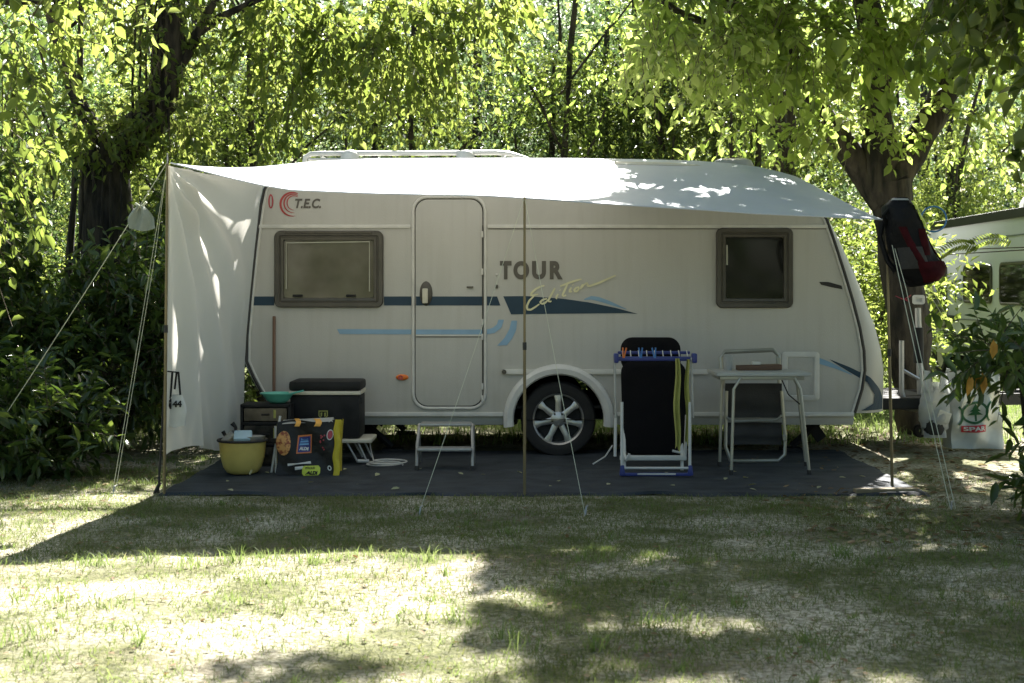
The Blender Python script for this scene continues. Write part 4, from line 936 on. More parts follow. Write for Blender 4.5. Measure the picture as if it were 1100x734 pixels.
# things on the table
b = MB().lathe([(0,.003),(.032,0),(.036,.11),(.033,.11),(.029,.008),(0,.008)], (X(782,10.6), 10.6, tz), 'Z', 20); o = b.build('beaker', M['clear'], None, (X(782,10.6), 10.6, tz), smooth=True); tag(o, 'cloudy plastic beaker on the left of the folding table', 'beaker')
o = MB().box((X(815,10.62), 10.62, tz+.02), (X(838,10.6)-X(791,10.6), .13, .04), (0, -.03, 0), bev=.006).build('tray', M['brown'], None, (X(815,10.62), 10.62, tz), smooth=True); tag(o, 'low brown wooden tray lying on the folding table', 'tray')
o = MB().box((X(811,10.6), 10.57, tz+.055), (.065, .045, .022), (0, 0, .1), bev=.004).build('tissue_packet', M['paper'], None, (X(811,10.6), 10.57, tz+.04), smooth=True); tag(o, 'small white packet lying on the brown tray', 'packet')
# white carrier with black print hanging at the left pole
hy = 9.45
t = thing('hanging_pouch', 'small white pouch with black straps hung inside the left pole', 'pouch', (X(188,hy), hy, Z(459,hy)))
def pouch(u, v):
    a = 2*pi*u; w = .02+.052*math.sin(min(1, v*1.15+.12)*pi*.62); cxp = X(188.5,hy)+.01*(1-v)
    return (cxp+w*math.cos(a), hy+.4*w*math.sin(a), Z(424,hy)-(Z(424,hy)-Z(459,hy))*v+ (.012*abs(math.cos(a)) if v > .9 else 0))
MB().grid(pouch, 24, 14).build('sack', M['white'], t, smooth=True)
for a, b_ in (((180,399),(184,428)), ((186,400),(184.5,426)), ((190.5,400),(189,418)), ((192.5,400),(195,424))):
    MB().tube([(X(a[0],hy), hy-.02, Z(a[1],hy)), (X(b_[0],hy), hy-.035, Z(b_[1],hy))], .007, 6).build('strap', M['black'], t)
MB().tube([(X(177,9.36), 9.36, Z(398,hy)), (X(193,hy), hy-.02, Z(400,hy))], .005, 6).build('hook_cord', M['black'], t)
for s, a, b_, c_, d_ in (('M', 179, 186, 428, 439), ('44', 187, 197, 430, 437)):
    mb = MB(); text_fit(mb, s, lambda u, v: (X(a+(b_-a)*u,hy), hy-.045, Z(d_+(c_-d_)*v,hy)), offset=.06); mb.build('lettering', M['black'], t)
# plank
o = thing('wooden_plank', 'short weathered plank lying by the right pole on the grass', 'plank', (X(950,9.45), 9.45, 0)); MB().box((X(951,9.42), 9.42, .02), (X(984,9.42)-X(916,9.42), .07, .035), (0, -.0, .09), bev=.006).build('board', M['wood'], o, smooth=True)
# backpack on the right pole
py_ = 9.62
t = thing('backpack', 'black and dark red backpack with yellow streaks hung on the right pole', 'backpack', (X(978,py_), py_, Z(305,py_)))
axis = [(967,213,.3),(966,222,.75),(970,238,.95),(973,255,.98),(979,272,1.02),(985,288,.95),(989,298,.8),(990,306,.35)]
def packf(u, v, grow=0.0):
    n = len(axis)-1; s = v*n; i = min(int(s), n-1); f = s-i
    cx, cz, r = [axis[i][k]+(axis[i+1][k]-axis[i][k])*f for k in range(3)]
    wide = [8,17,20,20,23,25,22,12]; wd = wide[i]+(wide[i+1]-wide[i])*f
    a = 2*pi*u; w = wd/F*py_; lump = 1+.05*math.sin(a*5+v*9)+.04*math.sin(a*3-v*17)
    return (X(cx,py_)+(w+grow)*lump*math.cos(a)*.95+.02*math.sin(a), py_-(.13*(.35+r*.75)+grow)*math.sin(a)*lump, Z(cz,py_)+.02*math.cos(a)*(v-.2))
MB().grid(packf, 36, 40).build('main_sack', M['packblack'], t, smooth=True)
def patch(u0, u1, v0, v1, mat, name, g=.012, sk=0):
    MB().grid(lambda u, v: packf(u0+(u1-u0)*u+sk*v, v0+(v1-v0)*v, g*(.4+.6*math.sin(pi*u)**.4)), 12, 12).build(name, M[mat], t, smooth=True)
patch(.02, .30, .66, .96, 'maroon', 'lower_pocket', .03); patch(.22, .42, .52, .72, 'packgrey', 'side_panel', .014)
patch(.30, .36, .34, .66, 'maroon', 'red_band', .016, -.06); patch(.13, .20, .36, .60, 'maroon', 'red_band', .016, .03); patch(.03, .08, .40, .66, 'maroon', 'red_band', .016)
for k, (u, v, w) in enumerate(((.16,.09,.035),(.14,.14,.05),(.12,.19,.035),(.11,.24,.06),(.10,.29,.04),(.115,.33,.025))): patch(u-w*.8, u+w*.8, v-.035, v+.04, 'fluo', 'yellow_print', .022)
patch(.02, .035, .05, .34, 'fluo', 'piping', .012)
patch(.22, .46, .02, .05, 'clear', 'rolled_edge', .012)
MB().tube([(X(949,py_), py_+.02, Z(238,py_)), (X(946,py_), py_+.02, Z(255,py_)), (X(953,py_), py_, Z(280,py_)), (X(962,py_), py_, Z(292,py_))], .018, 8).build('shoulder_strap', M['packblack'], t, smooth=True)
MB().tube([(X(956,py_), py_-.04, Z(222,py_)), (X(948,py_), py_-.02, Z(232,py_)), (X(952,py_), py_-.0, Z(241,py_))], .014, 8).build('grab_loop', M['packblack'], t, smooth=True)
MB().tube([(X(1001,py_), py_-.02, Z(307,py_)), (X(1004,py_), py_-.02, Z(314,py_))], .010, 6).build('buckle', M['white'], t)
# ribbon on the pole
o = MB().tube([(X(962,9.66), 9.66, Z(318,9.66)), (X(968,9.66), 9.6, Z(322,9.66)), (X(976,9.66), 9.6, Z(317,9.66)), (X(972,9.66), 9.6, Z(322,9.66)), (X(964,9.66), 9.6, Z(320,9.66)), (X(974,9.66), 9.6, Z(324,9.66))], .003, 5).build('red_twine', M['printred'], None, (X(966,9.66), 9.66, Z(320,9.66))); tag(o, 'thin red twine knotted below the backpack', 'twine')
# hoop
hc = (X(1003,9.9), 9.9, Z(235.5,9.9)); 
mb = MB(); mb.lathe([(.088+.006*math.cos(a*pi/4), .006*math.sin(a*pi/4)) for a in range(8)], hc, 'Y', 40, closed=True); o = mb.build('ring', M['hoop'], None, hc, smooth=True); tag(o, 'thin blue ring hanging at the right side of the backpack', 'ring')
# clear bag and woven bag by the drawbar
cy2 = 11.85
t = thing('clear_plastic_bag', 'cloudy see-through carrier bag of rubbish hanging by the drawbar', 'bag', (X(1004,cy2), cy2, .03))
def cbag(u, v):
    a = 2*pi*u; w = [14,16,17,16.5,15,12][min(5, int(v*5.99))]; w = (w+(float(vnoise(u*5, v*5, 1))-.5)*2)/F*cy2
    return (X(1004,cy2)+w*math.cos(a), cy2+w*.6*math.sin(a)*(1+.2*math.sin(v*9+a*3)), Z(418+52*v, cy2)+.02*math.sin(a*4)*(1-v))
MB().grid(cbag, 32, 20).build('bag_skin', M['clear'], t, smooth=True)
for sx, tops in ((-10, 398), (8, 401)):
    MB().grid(lambda u, v: (X(1004+sx+(u-.5)*(14-9*v),cy2), cy2-.05+.04*math.sin(u*6), Z(422+(tops-422)*v,cy2)), 6, 8).build('carry_loop', M['clear'], t, smooth=True)
MB().lathe([(0,0),(.07,.01),(.09,.06),(.08,.13),(.04,.17),(0,.18)], (X(1003,cy2), cy2-.0, Z(468,cy2)), 'Z', 14).build('rubbish', M['chassis'], t, smooth=True)
MB().box((X(1011,cy2), cy2-.06, Z(447,cy2)), (.12, .03, .10), (.2, .3, .2), bev=.01).build('carton', M['paper'], t)
sy2 = 12.0; t = thing('woven_shopping_bag', 'big white woven shopping bag with green tree emblem and red label', 'bag', (X(1049,sy2), sy2+.12, 0))
def sp(u, v, y=0.0):
    w = (21.5+5*math.sin(min(1, v+.15)*pi*.55)) ; return (X(1049.5+(u-.5)*2*w+1.2*math.sin(v*6+u*9),sy2), sy2-.035*math.sin(pi*u)+.026*math.sin(u*11+v*7)+.018*math.sin(v*17-u*6)+.02*math.sin(u*23+v*3)*(1-v)-y, Z(397+85*v+2.5*math.sin(u*7)*(1-v),sy2))
MB().grid(sp, 36, 36).build('front_side', M['sparwhite'], t, smooth=True)
MB().grid(lambda u, v: (lambda p: (p[0], sy2+.25+.03*math.sin(u*9), p[2]))(sp(u, v)), 20, 20).build('back_side', M['sparwhite'], t, smooth=True)
for e in (0, 1): MB().grid(lambda u, v: (lambda p: (p[0]+(e-.5)*.06*math.sin(pi*u), p[1]+.25*u, p[2]))(sp(e, v)), 8, 20).build('gusset', M['sparwhite'], t, smooth=True)
def S2(x, y): return (x/5.24+950, y/5.243+360)
def spp(px, py, y): return sp((px-1049.5)/52+.5, (py-397)/85, y)
def sring(cx, cy, r, w, mat, y, name, a0=0, a1=360):
    mb = MB(); v = []; n = 36
    for k in range(n+1):
        a = math.radians(a0+(a1-a0)*k/n)
        for q_ in (r, r-w): v.append(spp(S2(cx+q_*math.cos(a), 0)[0], S2(0, cy-q_*math.sin(a))[1], y))
    mb.add(v, [(2*k, 2*k+1, 2*k+3, 2*k+2) for k in range(n)]); mb.build(name, M[mat], t)
sring(500, 435, 64, 13, 'spargreen', .014, 'emblem_ring'); sring(385, 450, 64, 12, 'spargreen', .014, 'emblem_ring', -60, 62); sring(610, 430, 62, 12, 'spargreen', .014, 'emblem_ring', 110, 250)
def spoly(pts, mat, y, name): MB().poly([spp(*S2(*p), y) for p in pts]).build(name, M[mat], t)
for k, (a, w) in enumerate(((395, 14), (412, 24), (432, 34))): spoly([(500, a-14), (500+w, a+16), (500-w, a+16)], 'spargreen', .026+.001*k, 'emblem_tree')
spoly([(495,446),(505,446),(505,482),(495,482)], 'spargreen', .0295, 'emblem_tree')
MB().grid(lambda u, v: spp(*S2(430+136*u, 506+38*v), .016), 24, 6).build('label_field', M['sparred'], t)
mb = MB(); text_fit(mb, 'SPAR', lambda u, v: spp(*S2(440+118*u, 536-24*v), .024), offset=.03); mb.build('lettering', M['sparwhite'], t)
# cushion of white socks etc on the drawbar
o = MB().lathe([(0,0),(.07,.01),(.08,.05),(.04,.08),(0,.085)], (X(1006,12.4), 12.4, .47), 'Z', 12).build('white_rag', M['paper'], None, (X(1006,12.4), 12.4, .47), smooth=True); tag(o, 'crumpled white rag lying on the drawbar behind the bags', 'rag')
# ------------------------------------------------------------------ motorhome on the next pitch
MX = 6.87
t = thing('motorhome', 'white motorhome with dark roof edge partly hidden on the next pitch', 'motorhome', (8.0, 20.5, 0))
mb = MB(); ls = []
prof = [(0, .38), (0, 2.36), (.03, 2.44), (.12, 2.50), (1.1, 2.54), (2.08, 2.50), (2.17, 2.44), (2.2, 2.36), (2.2, .38)]
for y, k in ((16.6, .97), (16.75, 1), (24.6, 1), (24.75, .97)): ls.append([(MX+1.1+(p[0]-1.1)*k, y, .38+(p[1]-.38)*k) for p in prof])
mb.loops(ls, cap0=True, cap1=True).build('body', M['mhwhite'], t, smooth=True, angle=35)
MB().box((MX-.012, 20.7, 2.42), (.05, 7.95, .13), bev=.01).build('roof_edge', M['mhdark'], t)
def mw(y0, y1, z0, z1):
    w = rr(MB(), y0, y1, z0, z1, .10, [(0, MX), (0, MX-.025), (.03, MX-.03), (.04, MX-.018)], plane='YZ').build('window', M['wframe'], t, smooth=True)
    rr(MB(), y0+.035, y1-.035, z0+.035, z1-.035, .08, [(0, MX-.018), (.01, MX-.021)], cap=True, plane='YZ').build('pane', M['panedark'], w)
mw(22.45, 23.8, .78, 1.80); mw(20.34, 21.6, 1.18, 1.75); mw(18.4, 20.0, 1.16, 1.76)
for z_, h_, m_ in ((2.12, .02, 'mhgrey'), (.93, .018, 'mhgrey'), (.66, .03, 'mhdark'), (.60, .015, 'mhgrey')): MB().box((MX-.004, 20.7, z_), (.012, 7.8, h_)).build('trim_line', M[m_], t)
MB().box((MX-.012, 22.5, .94), (.035, 1.2, .09), bev=.01).build('step_rail', M['mhdark'], t)
for a, c_ in ((0, 1), (1, -1)):
    pts = [(MX-.01, 21.9+.16*k/6*0+(.12 if (k < 2 or k > 4) else 0)+.0, 1.25+.32*k/6) for k in range(7)]
MB().tube([(MX-.012, 21.75, 1.53), (MX-.012, 22.1, 1.50), (MX-.012, 22.2, 1.46), (MX-.012, 22.0, 1.36), (MX-.012, 21.95, 1.26), (MX-.012, 21.7, 1.22)], .018, 6).build('curved_mark', M['mhgrey'], t)
MB().box((MX-.006, 21.8, 1.38), (.006, .2, .05)).build('curved_mark', M['mhgrey'], t)
rr(MB(), 22.3, 23.1, .42, .58, .03, [(0, MX), (0, MX-.01), (.02, MX-.012)], cap=True, plane='YZ').build('service_flap', M['mhwhite'], t)
sk = MB(); rr(sk, MX+.3, MX+1.0, 19.0, 20.2, .12, [(0, 2.50), (0, 2.60), (.05, 2.68), (.15, 2.71)], cap=True, plane='XY'); sk.build('roof_hatch', M['white'], t, smooth=True)
for yy in (17.8, 22.9):
    w = thing('wheel', None, None, (0,0,0)); w.parent = t
    MB().lathe([(.2,.0),(.30,-.01),(.34,.03),(.34,.2),(.2,.2)], (MX+.02, yy, .34), 'X', 28).build('tyre', M['rubber'], w, smooth=True)
    MB().lathe([(0,.02),(.1,.0),(.2,.01)], (MX+.02, yy, .34), 'X', 20).build('rim', M['alloy'], w, smooth=True)
MB().box((MX+1.1, 20.6, .38), (1.7, 7.0, .22)).build('chassis', M['chassis'], t)
# ------------------------------------------------------------------ trees
def tree(name, label, loc, trunks, sets, mat, bark='bark', group=None, cat='tree', ivy=None):
    """trunks: tapered limbs; sets: (blobs, n twigs, twig length, leaves per twig, leaf length, mode, keep)"""
    t = thing(name, label, cat, loc, group)
    trunk_mb(trunks).build('trunk', M[bark], t, smooth=True, angle=70)
    parts, tw = [], []
    for blobs, n, L, per, ln, kw in sets:
        P, Dd = blob_twigs(blobs, n, kw.pop('out', .6), kw.pop('down', .25))
        V, Fc, w = twig_leaves(P, Dd, L*rng.uniform(.6, 1.3, n), per, ln, **kw)
        parts.append((V, Fc)); 
        if w is not None: tw.append(w)
    V, Fc = merge(parts); np_mesh('crown', V, Fc, M[mat], t)
    if tw:
        V, Fc = merge(tw); np_mesh('twigs', V, Fc, M['twig'], t)
    return t
K = dict(keep=keep_for_sun)
# big forked tree behind the hitch
tree('broadleaf_tree', 'big dark tree with forked trunk right behind the caravan hitch', (3.62, 13.6, 0),
 [((3.88,13.6,-.1),(3.62,13.6,2.4),.19,.215,.01),((3.62,13.6,2.35),(3.54,13.6,2.95),.216,.05,.01),((3.58,13.6,2.2),(2.6,13.5,3.6),.15,.09,.04),((3.55,13.6,2.3),(3.35,13.6,4.6),.18,.12,.03),
  ((3.62,13.6,2.3),(4.55,13.7,4.0),.16,.10,.06),((4.4,13.6,3.8),(5.8,12.5,6.2),.10,.05,.1),((2.7,13.5,3.5),(.8,12.6,4.9),.09,.04,.12),((3.35,13.6,4.5),(3.0,12,7.5),.12,.05,.1),
  ((2.4,13.4,3.7),(1.2,12.2,3.9),.05,.02,.1),((4.3,13.5,3.6),(2.6,11.6,4.1),.045,.02,.12),((4.5,13.6,3.9),(6.0,13,3.9),.05,.02,.1)],
 [([((3.6,12.3,6.6),(3.9,4.0,2.3)),((1.7,13.6,6.7),(1.9,2.8,1.6))], 3900, .75, 13, .13, dict(K)),
  ([((1.3,12.3,3.75),(1.15,.6,.45)),((2.3,12.3,3.6),(.7,.5,.35))], 330, .42, 10, .115, dict(K, droop=.5, down=.3)),
  ([((3.0,13.1,2.95),(.7,.25,.25)),((4.3,13.2,2.9),(.6,.25,.3)),((2.2,13.2,3.0),(.6,.3,.3))], 90, .35, 9, .10, dict(droop=.4)),
  ([((2.9,12.5,3.6),(1.0,.6,.38)),((4.2,12.6,3.85),(.9,.6,.35)),((5.3,12.4,3.6),(.8,.7,.6))], 210, .45, 9, .15, dict(droop=.7, down=.4, wr=.75)),
 ], 'lf_bright')
# overhanging tree on the right edge, darker
tree('hanging_tree', 'dark leaved tree reaching in at the upper right edge', (5.4, 9.8, 0),
 [((5.4,9.8,-.1),(5.0,9.8,4.5),.2,.13,.05),((5.0,9.8,3.6),(2.9,9.4,3.6),.06,.015,.10),((5.0,9.8,4.2),(3.4,8.6,4.8),.08,.03,.1)],
 [([((3.55,9.5,3.3),(.6,.5,.36)),((3.25,9.4,3.5),(.6,.5,.25)),((3.7,9.4,2.7),(.22,.4,.55))], 100, .38, 9, .13, dict(droop=.8, down=.5, wr=.7)),
  ([((4.3,9.2,5.6),(2.4,2.6,1.3)),((4.6,5.2,6.0),(3.0,3.2,1.5))], 1500, .8, 12, .16, dict(K))], 'lf_dark')  # second blob: unseen canopy added over the foreground to block sky light
# ivy clad leaning tree on the left
tree('ivy_tree', 'leaning trunk wrapped in ivy stems on the left behind the bushes', (-4.05, 14.2, 0),
 [((-4.10,14.2,-.1),(-4.05,14.2,2.75),.27,.25,.02),((-4.05,14.2,2.6),(-3.45,14.2,3.3),.23,.16,.05),((-3.5,14.2,3.2),(-3.3,14.1,5.4),.155,.12,.03),((-3.4,14.2,3.4),(-2.6,14,5.0),.05,.03,.05),
  ((-4.0,14.2,2.6),(-4.6,14,4.4),.09,.05,.08),((-3.3,14.1,5.2),(-4.8,12.5,8),.12,.05,.1),((-3.4,14.2,3.7),(-1.6,14.4,4.6),.05,.018,.12),((-3.3,14.1,5.0),(-.8,14.6,5.2),.06,.02,.12)]
  +[((-4.3+.08*k,13.93,.0),(-4.28+.09*k,13.95,2.7),.018,.014,.03) for k in range(6)]+[((-3.72+.07*k,14.0,2.9),(-3.42+.05*k,13.92,5.2),.014,.01,.05) for k in range(6)],
 [([((-5.4,12.8,6.9),(2.4,3.2,2.2)),((-3.8,15.6,7.2),(2.0,2.6,1.6))], 2000, .75, 13, .13, dict(K)),
  ([((-1.25,14.7,3.95),(.95,.5,.62)),((-2.4,14.6,4.2),(.8,.5,.5)),((-.35,14.8,4.45),(.6,.4,.3)),((-2.25,14.6,3.35),(.35,.3,.3))], 330, .5, 11, .125, dict(droop=.8, down=.5)),
  ([((-4.2,13.9,2.9),(.75,.35,.32)),((-3.5,14.0,3.05),(.7,.3,.3)),((-3.45,13.9,4.0),(.5,.25,.6))], 260, .3, 8, .10, dict(droop=.5))], 'lf_mid')
# branches of a tree standing left of the frame
tree('near_branch_tree', 'sunlit leafy branches hanging in at the upper left edge', (-4.6, 7.6, 0),
 [((-4.6,7.6,-.1),(-4.3,7.6,3.6),.15,.10,.04),((-4.35,7.6,2.7),(-2.5,7.9,2.95),.05,.012,.08),((-4.3,7.6,3.2),(-2.3,8.1,3.2),.05,.012,.1),((-4.4,7.6,1.9),(-2.9,8,1.95),.04,.01,.1)],
 [([((-2.85,7.9,2.75),(.42,.4,.42)),((-2.9,8.0,2.2),(.36,.4,.35)),((-2.45,8.1,3.2),(.5,.4,.22)),((-3.2,7.9,1.75),(.3,.3,.3))], 170, .32, 9, .085, dict(droop=.6, down=.3)),
  ([((-4.3,7.6,4.9),(1.1,1.9,1.0))], 260, .6, 12, .12, dict(K))], 'lf_mid')
# fern-like branch in front of the motorhome
fb = thing('young_tree', 'slender young tree with feathery leaves before the motorhome', 'tree', (6.6, 12.6, 0))
mb = MB(); pts, rs = limb((6.6,12.6,0),(6.3,12.6,3.4), .035, .015, .03); mb.tube(pts, rs, 8)
for px, py in ((1012,274),(1040,268)):
    mb.tube([(6.4,12.6,2.2+.3*random.random()), (5.3,12.3,Z(262,12.3)), (X(px,12.2),12.2,Z(py,12.2))], [.014,.009,.004], 6)
mb.build('trunk', M['barkdark'], fb, smooth=True)
P, A, Nn = [], [], []
for a, b in (((1085,258),(1040,268)),((1050,264),(1012,274))):
    for s in np.linspace(0, 1, 16):
        c = (a[0]+(b[0]-a[0])*s, a[1]+(b[1]-a[1])*s-6*math.sin(pi*s))
        for sg in (-1, 1):
            P.append((X(c[0],12.2), 12.2+.03*sg, Z(c[1],12.2))); A.append((-.5, -.2*sg, sg*.7-.25)); Nn.append((.2, -1, .4))
V, Fc = leaves(np.array(P), np.array(A), np.array(Nn)+rng.normal(size=(len(P),3))*.3, np.full(len(P), .075), np.full(len(P), .020)); np_mesh('crown', V, Fc, M['lf_mid'], fb)
# -------- shrubs of large glossy leaves
def shrub(name, label, loc, blobs, n, ln, L=.35, per=8, mat='lf_laurel', wr=.38, stems=6, group=None, cat='bush', down=-.35, minz=.02, **kw):
    t = thing(name, label, cat, loc, group)
    P, Dd = blob_twigs(blobs, n, .7, down); V, Fc, w = twig_leaves(P, Dd, L*rng.uniform(.6, 1.2, n), per, ln, droop=.15, wr=wr, up=.9, minz=minz, **kw)
    np_mesh('foliage', V, Fc, M[mat], t); 
    if w is not None: np_mesh('twigs', w[0], w[1], M['twig'], t)
    mb = MB()
    for k in range(stems):
        b = blobs[k % len(blobs)]; e = [b[0][i]+b[1][i]*random.uniform(-.6, .6) for i in range(3)]; e[2] = max(.3, e[2])
        mb.tube([(loc[0]+random.uniform(-.12, .12), loc[1]+random.uniform(-.12, .12), -.05), ((loc[0]+e[0])/2+random.uniform(-.1,.1), (loc[1]+e[1])/2, e[2]*.45), e], [.022, .016, .008], 6)
    mb.build('stem', M['barkdark'], t, smooth=True); return t
shrub('laurel_bush', 'dark laurel bush with yellowed leaves at the right edge beside the bags', (3.15,8.3,0),
 [((2.98,8.3,.98),(.30,.4,.12)),((3.42,8.35,.68),(.34,.5,.42)),((3.38,8.2,.25),(.36,.4,.25)),((3.15,8.0,.12),(.2,.3,.1)),((2.95,8.1,.98),(.2,.3,.05))], 300, .125, .28, 9, down=-.05)
P = np.array([(X(1043,8.0),8.0,Z(402,8.0)),(X(1055,8.0),8.0,Z(400,8.0)),(X(1049,8.05),8.02,Z(401,8)),(X(1067,7.9),7.9,Z(365,7.9))]); A = np.array([(-.12,0,-1),(.1,0,-1),(0,.2,-1),(0,0,-1.)]); Nn = np.array([(0,-1,.1)]*4, float)
for k in range(4):
    V, Fc = leaves(P[k:k+1], A[k:k+1], Nn[k:k+1], np.array([(.13,.13,.11,.11)[k]]), np.array([(.045,.047,.04,.05)[k]])); V = np.concatenate([V, V[:0]])
    np_mesh('withered_leaf', V, [np.array([[0,1,2,3]]), np.array([[0,3,4,5]])], M['straw_leaf'], bpy.data.objects['laurel_bush'])
left = [((-3.35,11.9,0), 'broad dark bush just left of the awning pole', [((-3.4,11.9,.75),(.75,.6,.6)),((-3.1,12,1.35),(.55,.5,.35))], 520),
        ((-4.35,11.5,0), 'glossy leaved bush under the leaning ivy trunk', [((-4.35,11.5,.85),(.75,.6,.65)),((-4.5,11.6,1.55),(.55,.5,.35))], 560),
        ((-3.75,10.2,0), 'low bush with sunlit leaves at the lower left edge', [((-3.75,10.2,.40),(.62,.5,.36)),((-3.4,10.4,.3),(.45,.4,.28))], 330),
        ((-5.2,12.6,0), 'tall dark bush at the left edge behind the other bushes', [((-5.2,12.6,1.2),(.9,.7,1.1)),((-5.0,12.7,2.1),(.7,.6,.5))], 620),
        ((-2.95,13.2,0), 'bush seen beside the hanging cloth behind the awning', [((-2.95,13.2,1.0),(.7,.5,.9)),((-3.0,13.3,1.9),(.5,.5,.4))], 420)]
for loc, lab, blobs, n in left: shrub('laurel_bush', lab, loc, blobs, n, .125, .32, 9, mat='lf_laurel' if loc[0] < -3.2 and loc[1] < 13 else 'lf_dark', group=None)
# -------- woodland: four crowns, copied with their trunks
protos = []
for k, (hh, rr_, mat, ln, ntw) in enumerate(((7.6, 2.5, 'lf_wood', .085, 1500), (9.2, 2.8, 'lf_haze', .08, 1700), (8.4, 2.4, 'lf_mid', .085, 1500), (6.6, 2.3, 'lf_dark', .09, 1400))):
    blobs = [((0,0,hh*.62),(rr_,rr_,hh*.36)), ((rr_*.3,.2,hh*.35),(rr_*.8,rr_*.8,hh*.16)), ((-rr_*.4,0,hh*.28),(rr_*.7,rr_*.7,hh*.15))]
    t = thing('woodland_tree', None, 'tree', (0,0,0))
    tr = [((0,0,-.1),(.1,0,hh*.9),.14-.02*k/2,.03,.02),((0,0,hh*.3),(rr_*.7,.2,hh*.62),.06,.02,.1),((0,0,hh*.4),(-rr_*.7,-.2,hh*.7),.06,.02,.1),((.0,0,hh*.25),(-rr_*.6,.4,hh*.45),.045,.015,.1),((.3,.2,-.1),(.7,.4,hh*.7),.07,.02,.03)]
    trunk_mb(tr, 7).build('trunk', M['bark' if k % 2 else 'barkdark'], t, smooth=True, angle=70)
    sub = []
    for c_, r_ in blobs:
        for j in range(20 if r_[2] > 2 else 8):
            u = rvec(1)[0]*random.random()**.4; q = .22+.16*random.random(); sub.append((tuple(c_[i]+u[i]*r_[i]*.85 for i in range(3)), (rr_*q*1.25, rr_*q*1.25, rr_*q*.8)))
    P, Dd = blob_twigs(sub, ntw, .6, .2); V, Fc, w = twig_leaves(P, Dd, .55*rng.uniform(.6, 1.3, ntw), 12, ln, simple=True, twigs=False, droop=.12, spread=1.0)
    np_mesh('crown', V, Fc, M[mat], t); protos.append(t)
kinds = ['mid green tree', 'pale hazy green tree', 'bright sunlit tree', 'dark green small tree']
used = set()
def place_tree(k, x, y, rot, s, label):
    src = protos[k]
    if k not in used: r = src; used.add(k)
    else:
        r = src.copy(); COL.objects.link(r)
        for ch in src.children:
            c = ch.copy(); COL.objects.link(c); c.parent = r
    r.location = (x, y, 0); r.rotation_euler = (0, 0, rot); r.scale = (s, s, s); tag(r, label, 'tree', 'woodland trees behind the caravan')
spots = [(0,-6.6,17.2,.75,'left of the leaning ivy trunk'),(1,-3.2,18.5,.78,'behind the top left corner of the awning'),(3,-1.6,17.5,.70,'low behind the left end of the roof rack'),
 (2,-5.0,20.5,.95,'high above the leaning ivy trunk'),(1,-.6,20.5,.92,'above the middle of the roof rack'),(0,1.3,18.2,.76,'behind the roof centre'),(2,2.4,20.5,.95,'above the caravan roof light'),
 (3,2.5,18.4,.8,'dark one behind the forked trunk'),(3,2.9,16.8,.72,'low one behind the roof light'),(3,.6,17.6,.72,'low dark one behind the roof middle'),(3,1.75,17.0,.68,'low dark one left of the roof light'),(3,-3.5,17.0,.62,'low dark one behind the left awning corner'),(2,8.6,27.5,1.0,'sunlit one over the motorhome roof'),
 (2,4.6,28,.85,'behind the backpack'),(0,-8.6,22,1.0,'at the far left edge'),(1,-3.0,24,1.05,'far one above the left awning corner'),(0,-.3,26,1.0,'far one over the roof rack'),
 (1,3.2,27,1.05,'far one right of the roof centre'),(2,-6.4,28,1.1,'far sunlit one on the left'),(1,.8,31,1.2,'farthest pale one in the middle'),(1,9.8,33,1.2,'farthest pale one on the right'),
 (2,-2.6,33,1.15,'farthest sunlit one left of the middle'),(0,11.6,24,.9,'beyond the motorhome at the right edge'),(1,5.4,34,1.2,'farthest pale one near the forked trunk'),(0,-9.6,32,1.2,'farthest one at the left edge')]
for i, (k, x, y, s, lab) in enumerate(spots): place_tree(k, x, y, i*1.7, s, kinds[k]+' '+lab)
# thin bare trunks seen above the roof
thin = [(-2.9,16.5,'thin pale trunk left of the roof rack'),(-1.15,17,'thin trunk above the roof rack'),(.55,16.4,'thin trunk above the middle of the roof'),(1.9,17.8,'thin trunk beside the roof light'),(3.15,15.9,'dark thicker trunk left of the forked tree'),(3.35,17.5,'thin trunk right of the forked tree'),(-5.2,16.2,'thin trunk at the far left')]
for i, (x, y, lab) in enumerate(thin):
    r = .13 if 'thicker' in lab else .05
    t = thing('thin_tree', lab+' with few leaves', 'tree', (x, y, 0), 'slim trunks behind the caravan')
    sp_ = [((x,y,-.1),(x+random.uniform(-.4,.4),y,6.0),r,r*.5,.02)]+[((x,y,2.4+j*.6),(x+random.uniform(-1.2,1.2),y-.4,3.4+j*.7),r*.4,.008,.1) for j in range(4)]
    trunk_mb(sp_, 7).build('trunk', M['barkdark' if r > .1 else 'bark'], t, smooth=True, angle=70)
    P, Dd = blob_twigs([((x-(.3 if x > 2.5 else 0),y-.2,4.0),(.5 if x > 2.5 else 1.1,.7,1.3))], 90, .6, .3); V, Fc, w = twig_leaves(P, Dd, .5*rng.uniform(.6,1.3,90), 9, .10, simple=True, keep=keep_for_sun)
    np_mesh('crown', V, Fc, M['lf_mid' if i % 2 else 'lf_bright'], t)
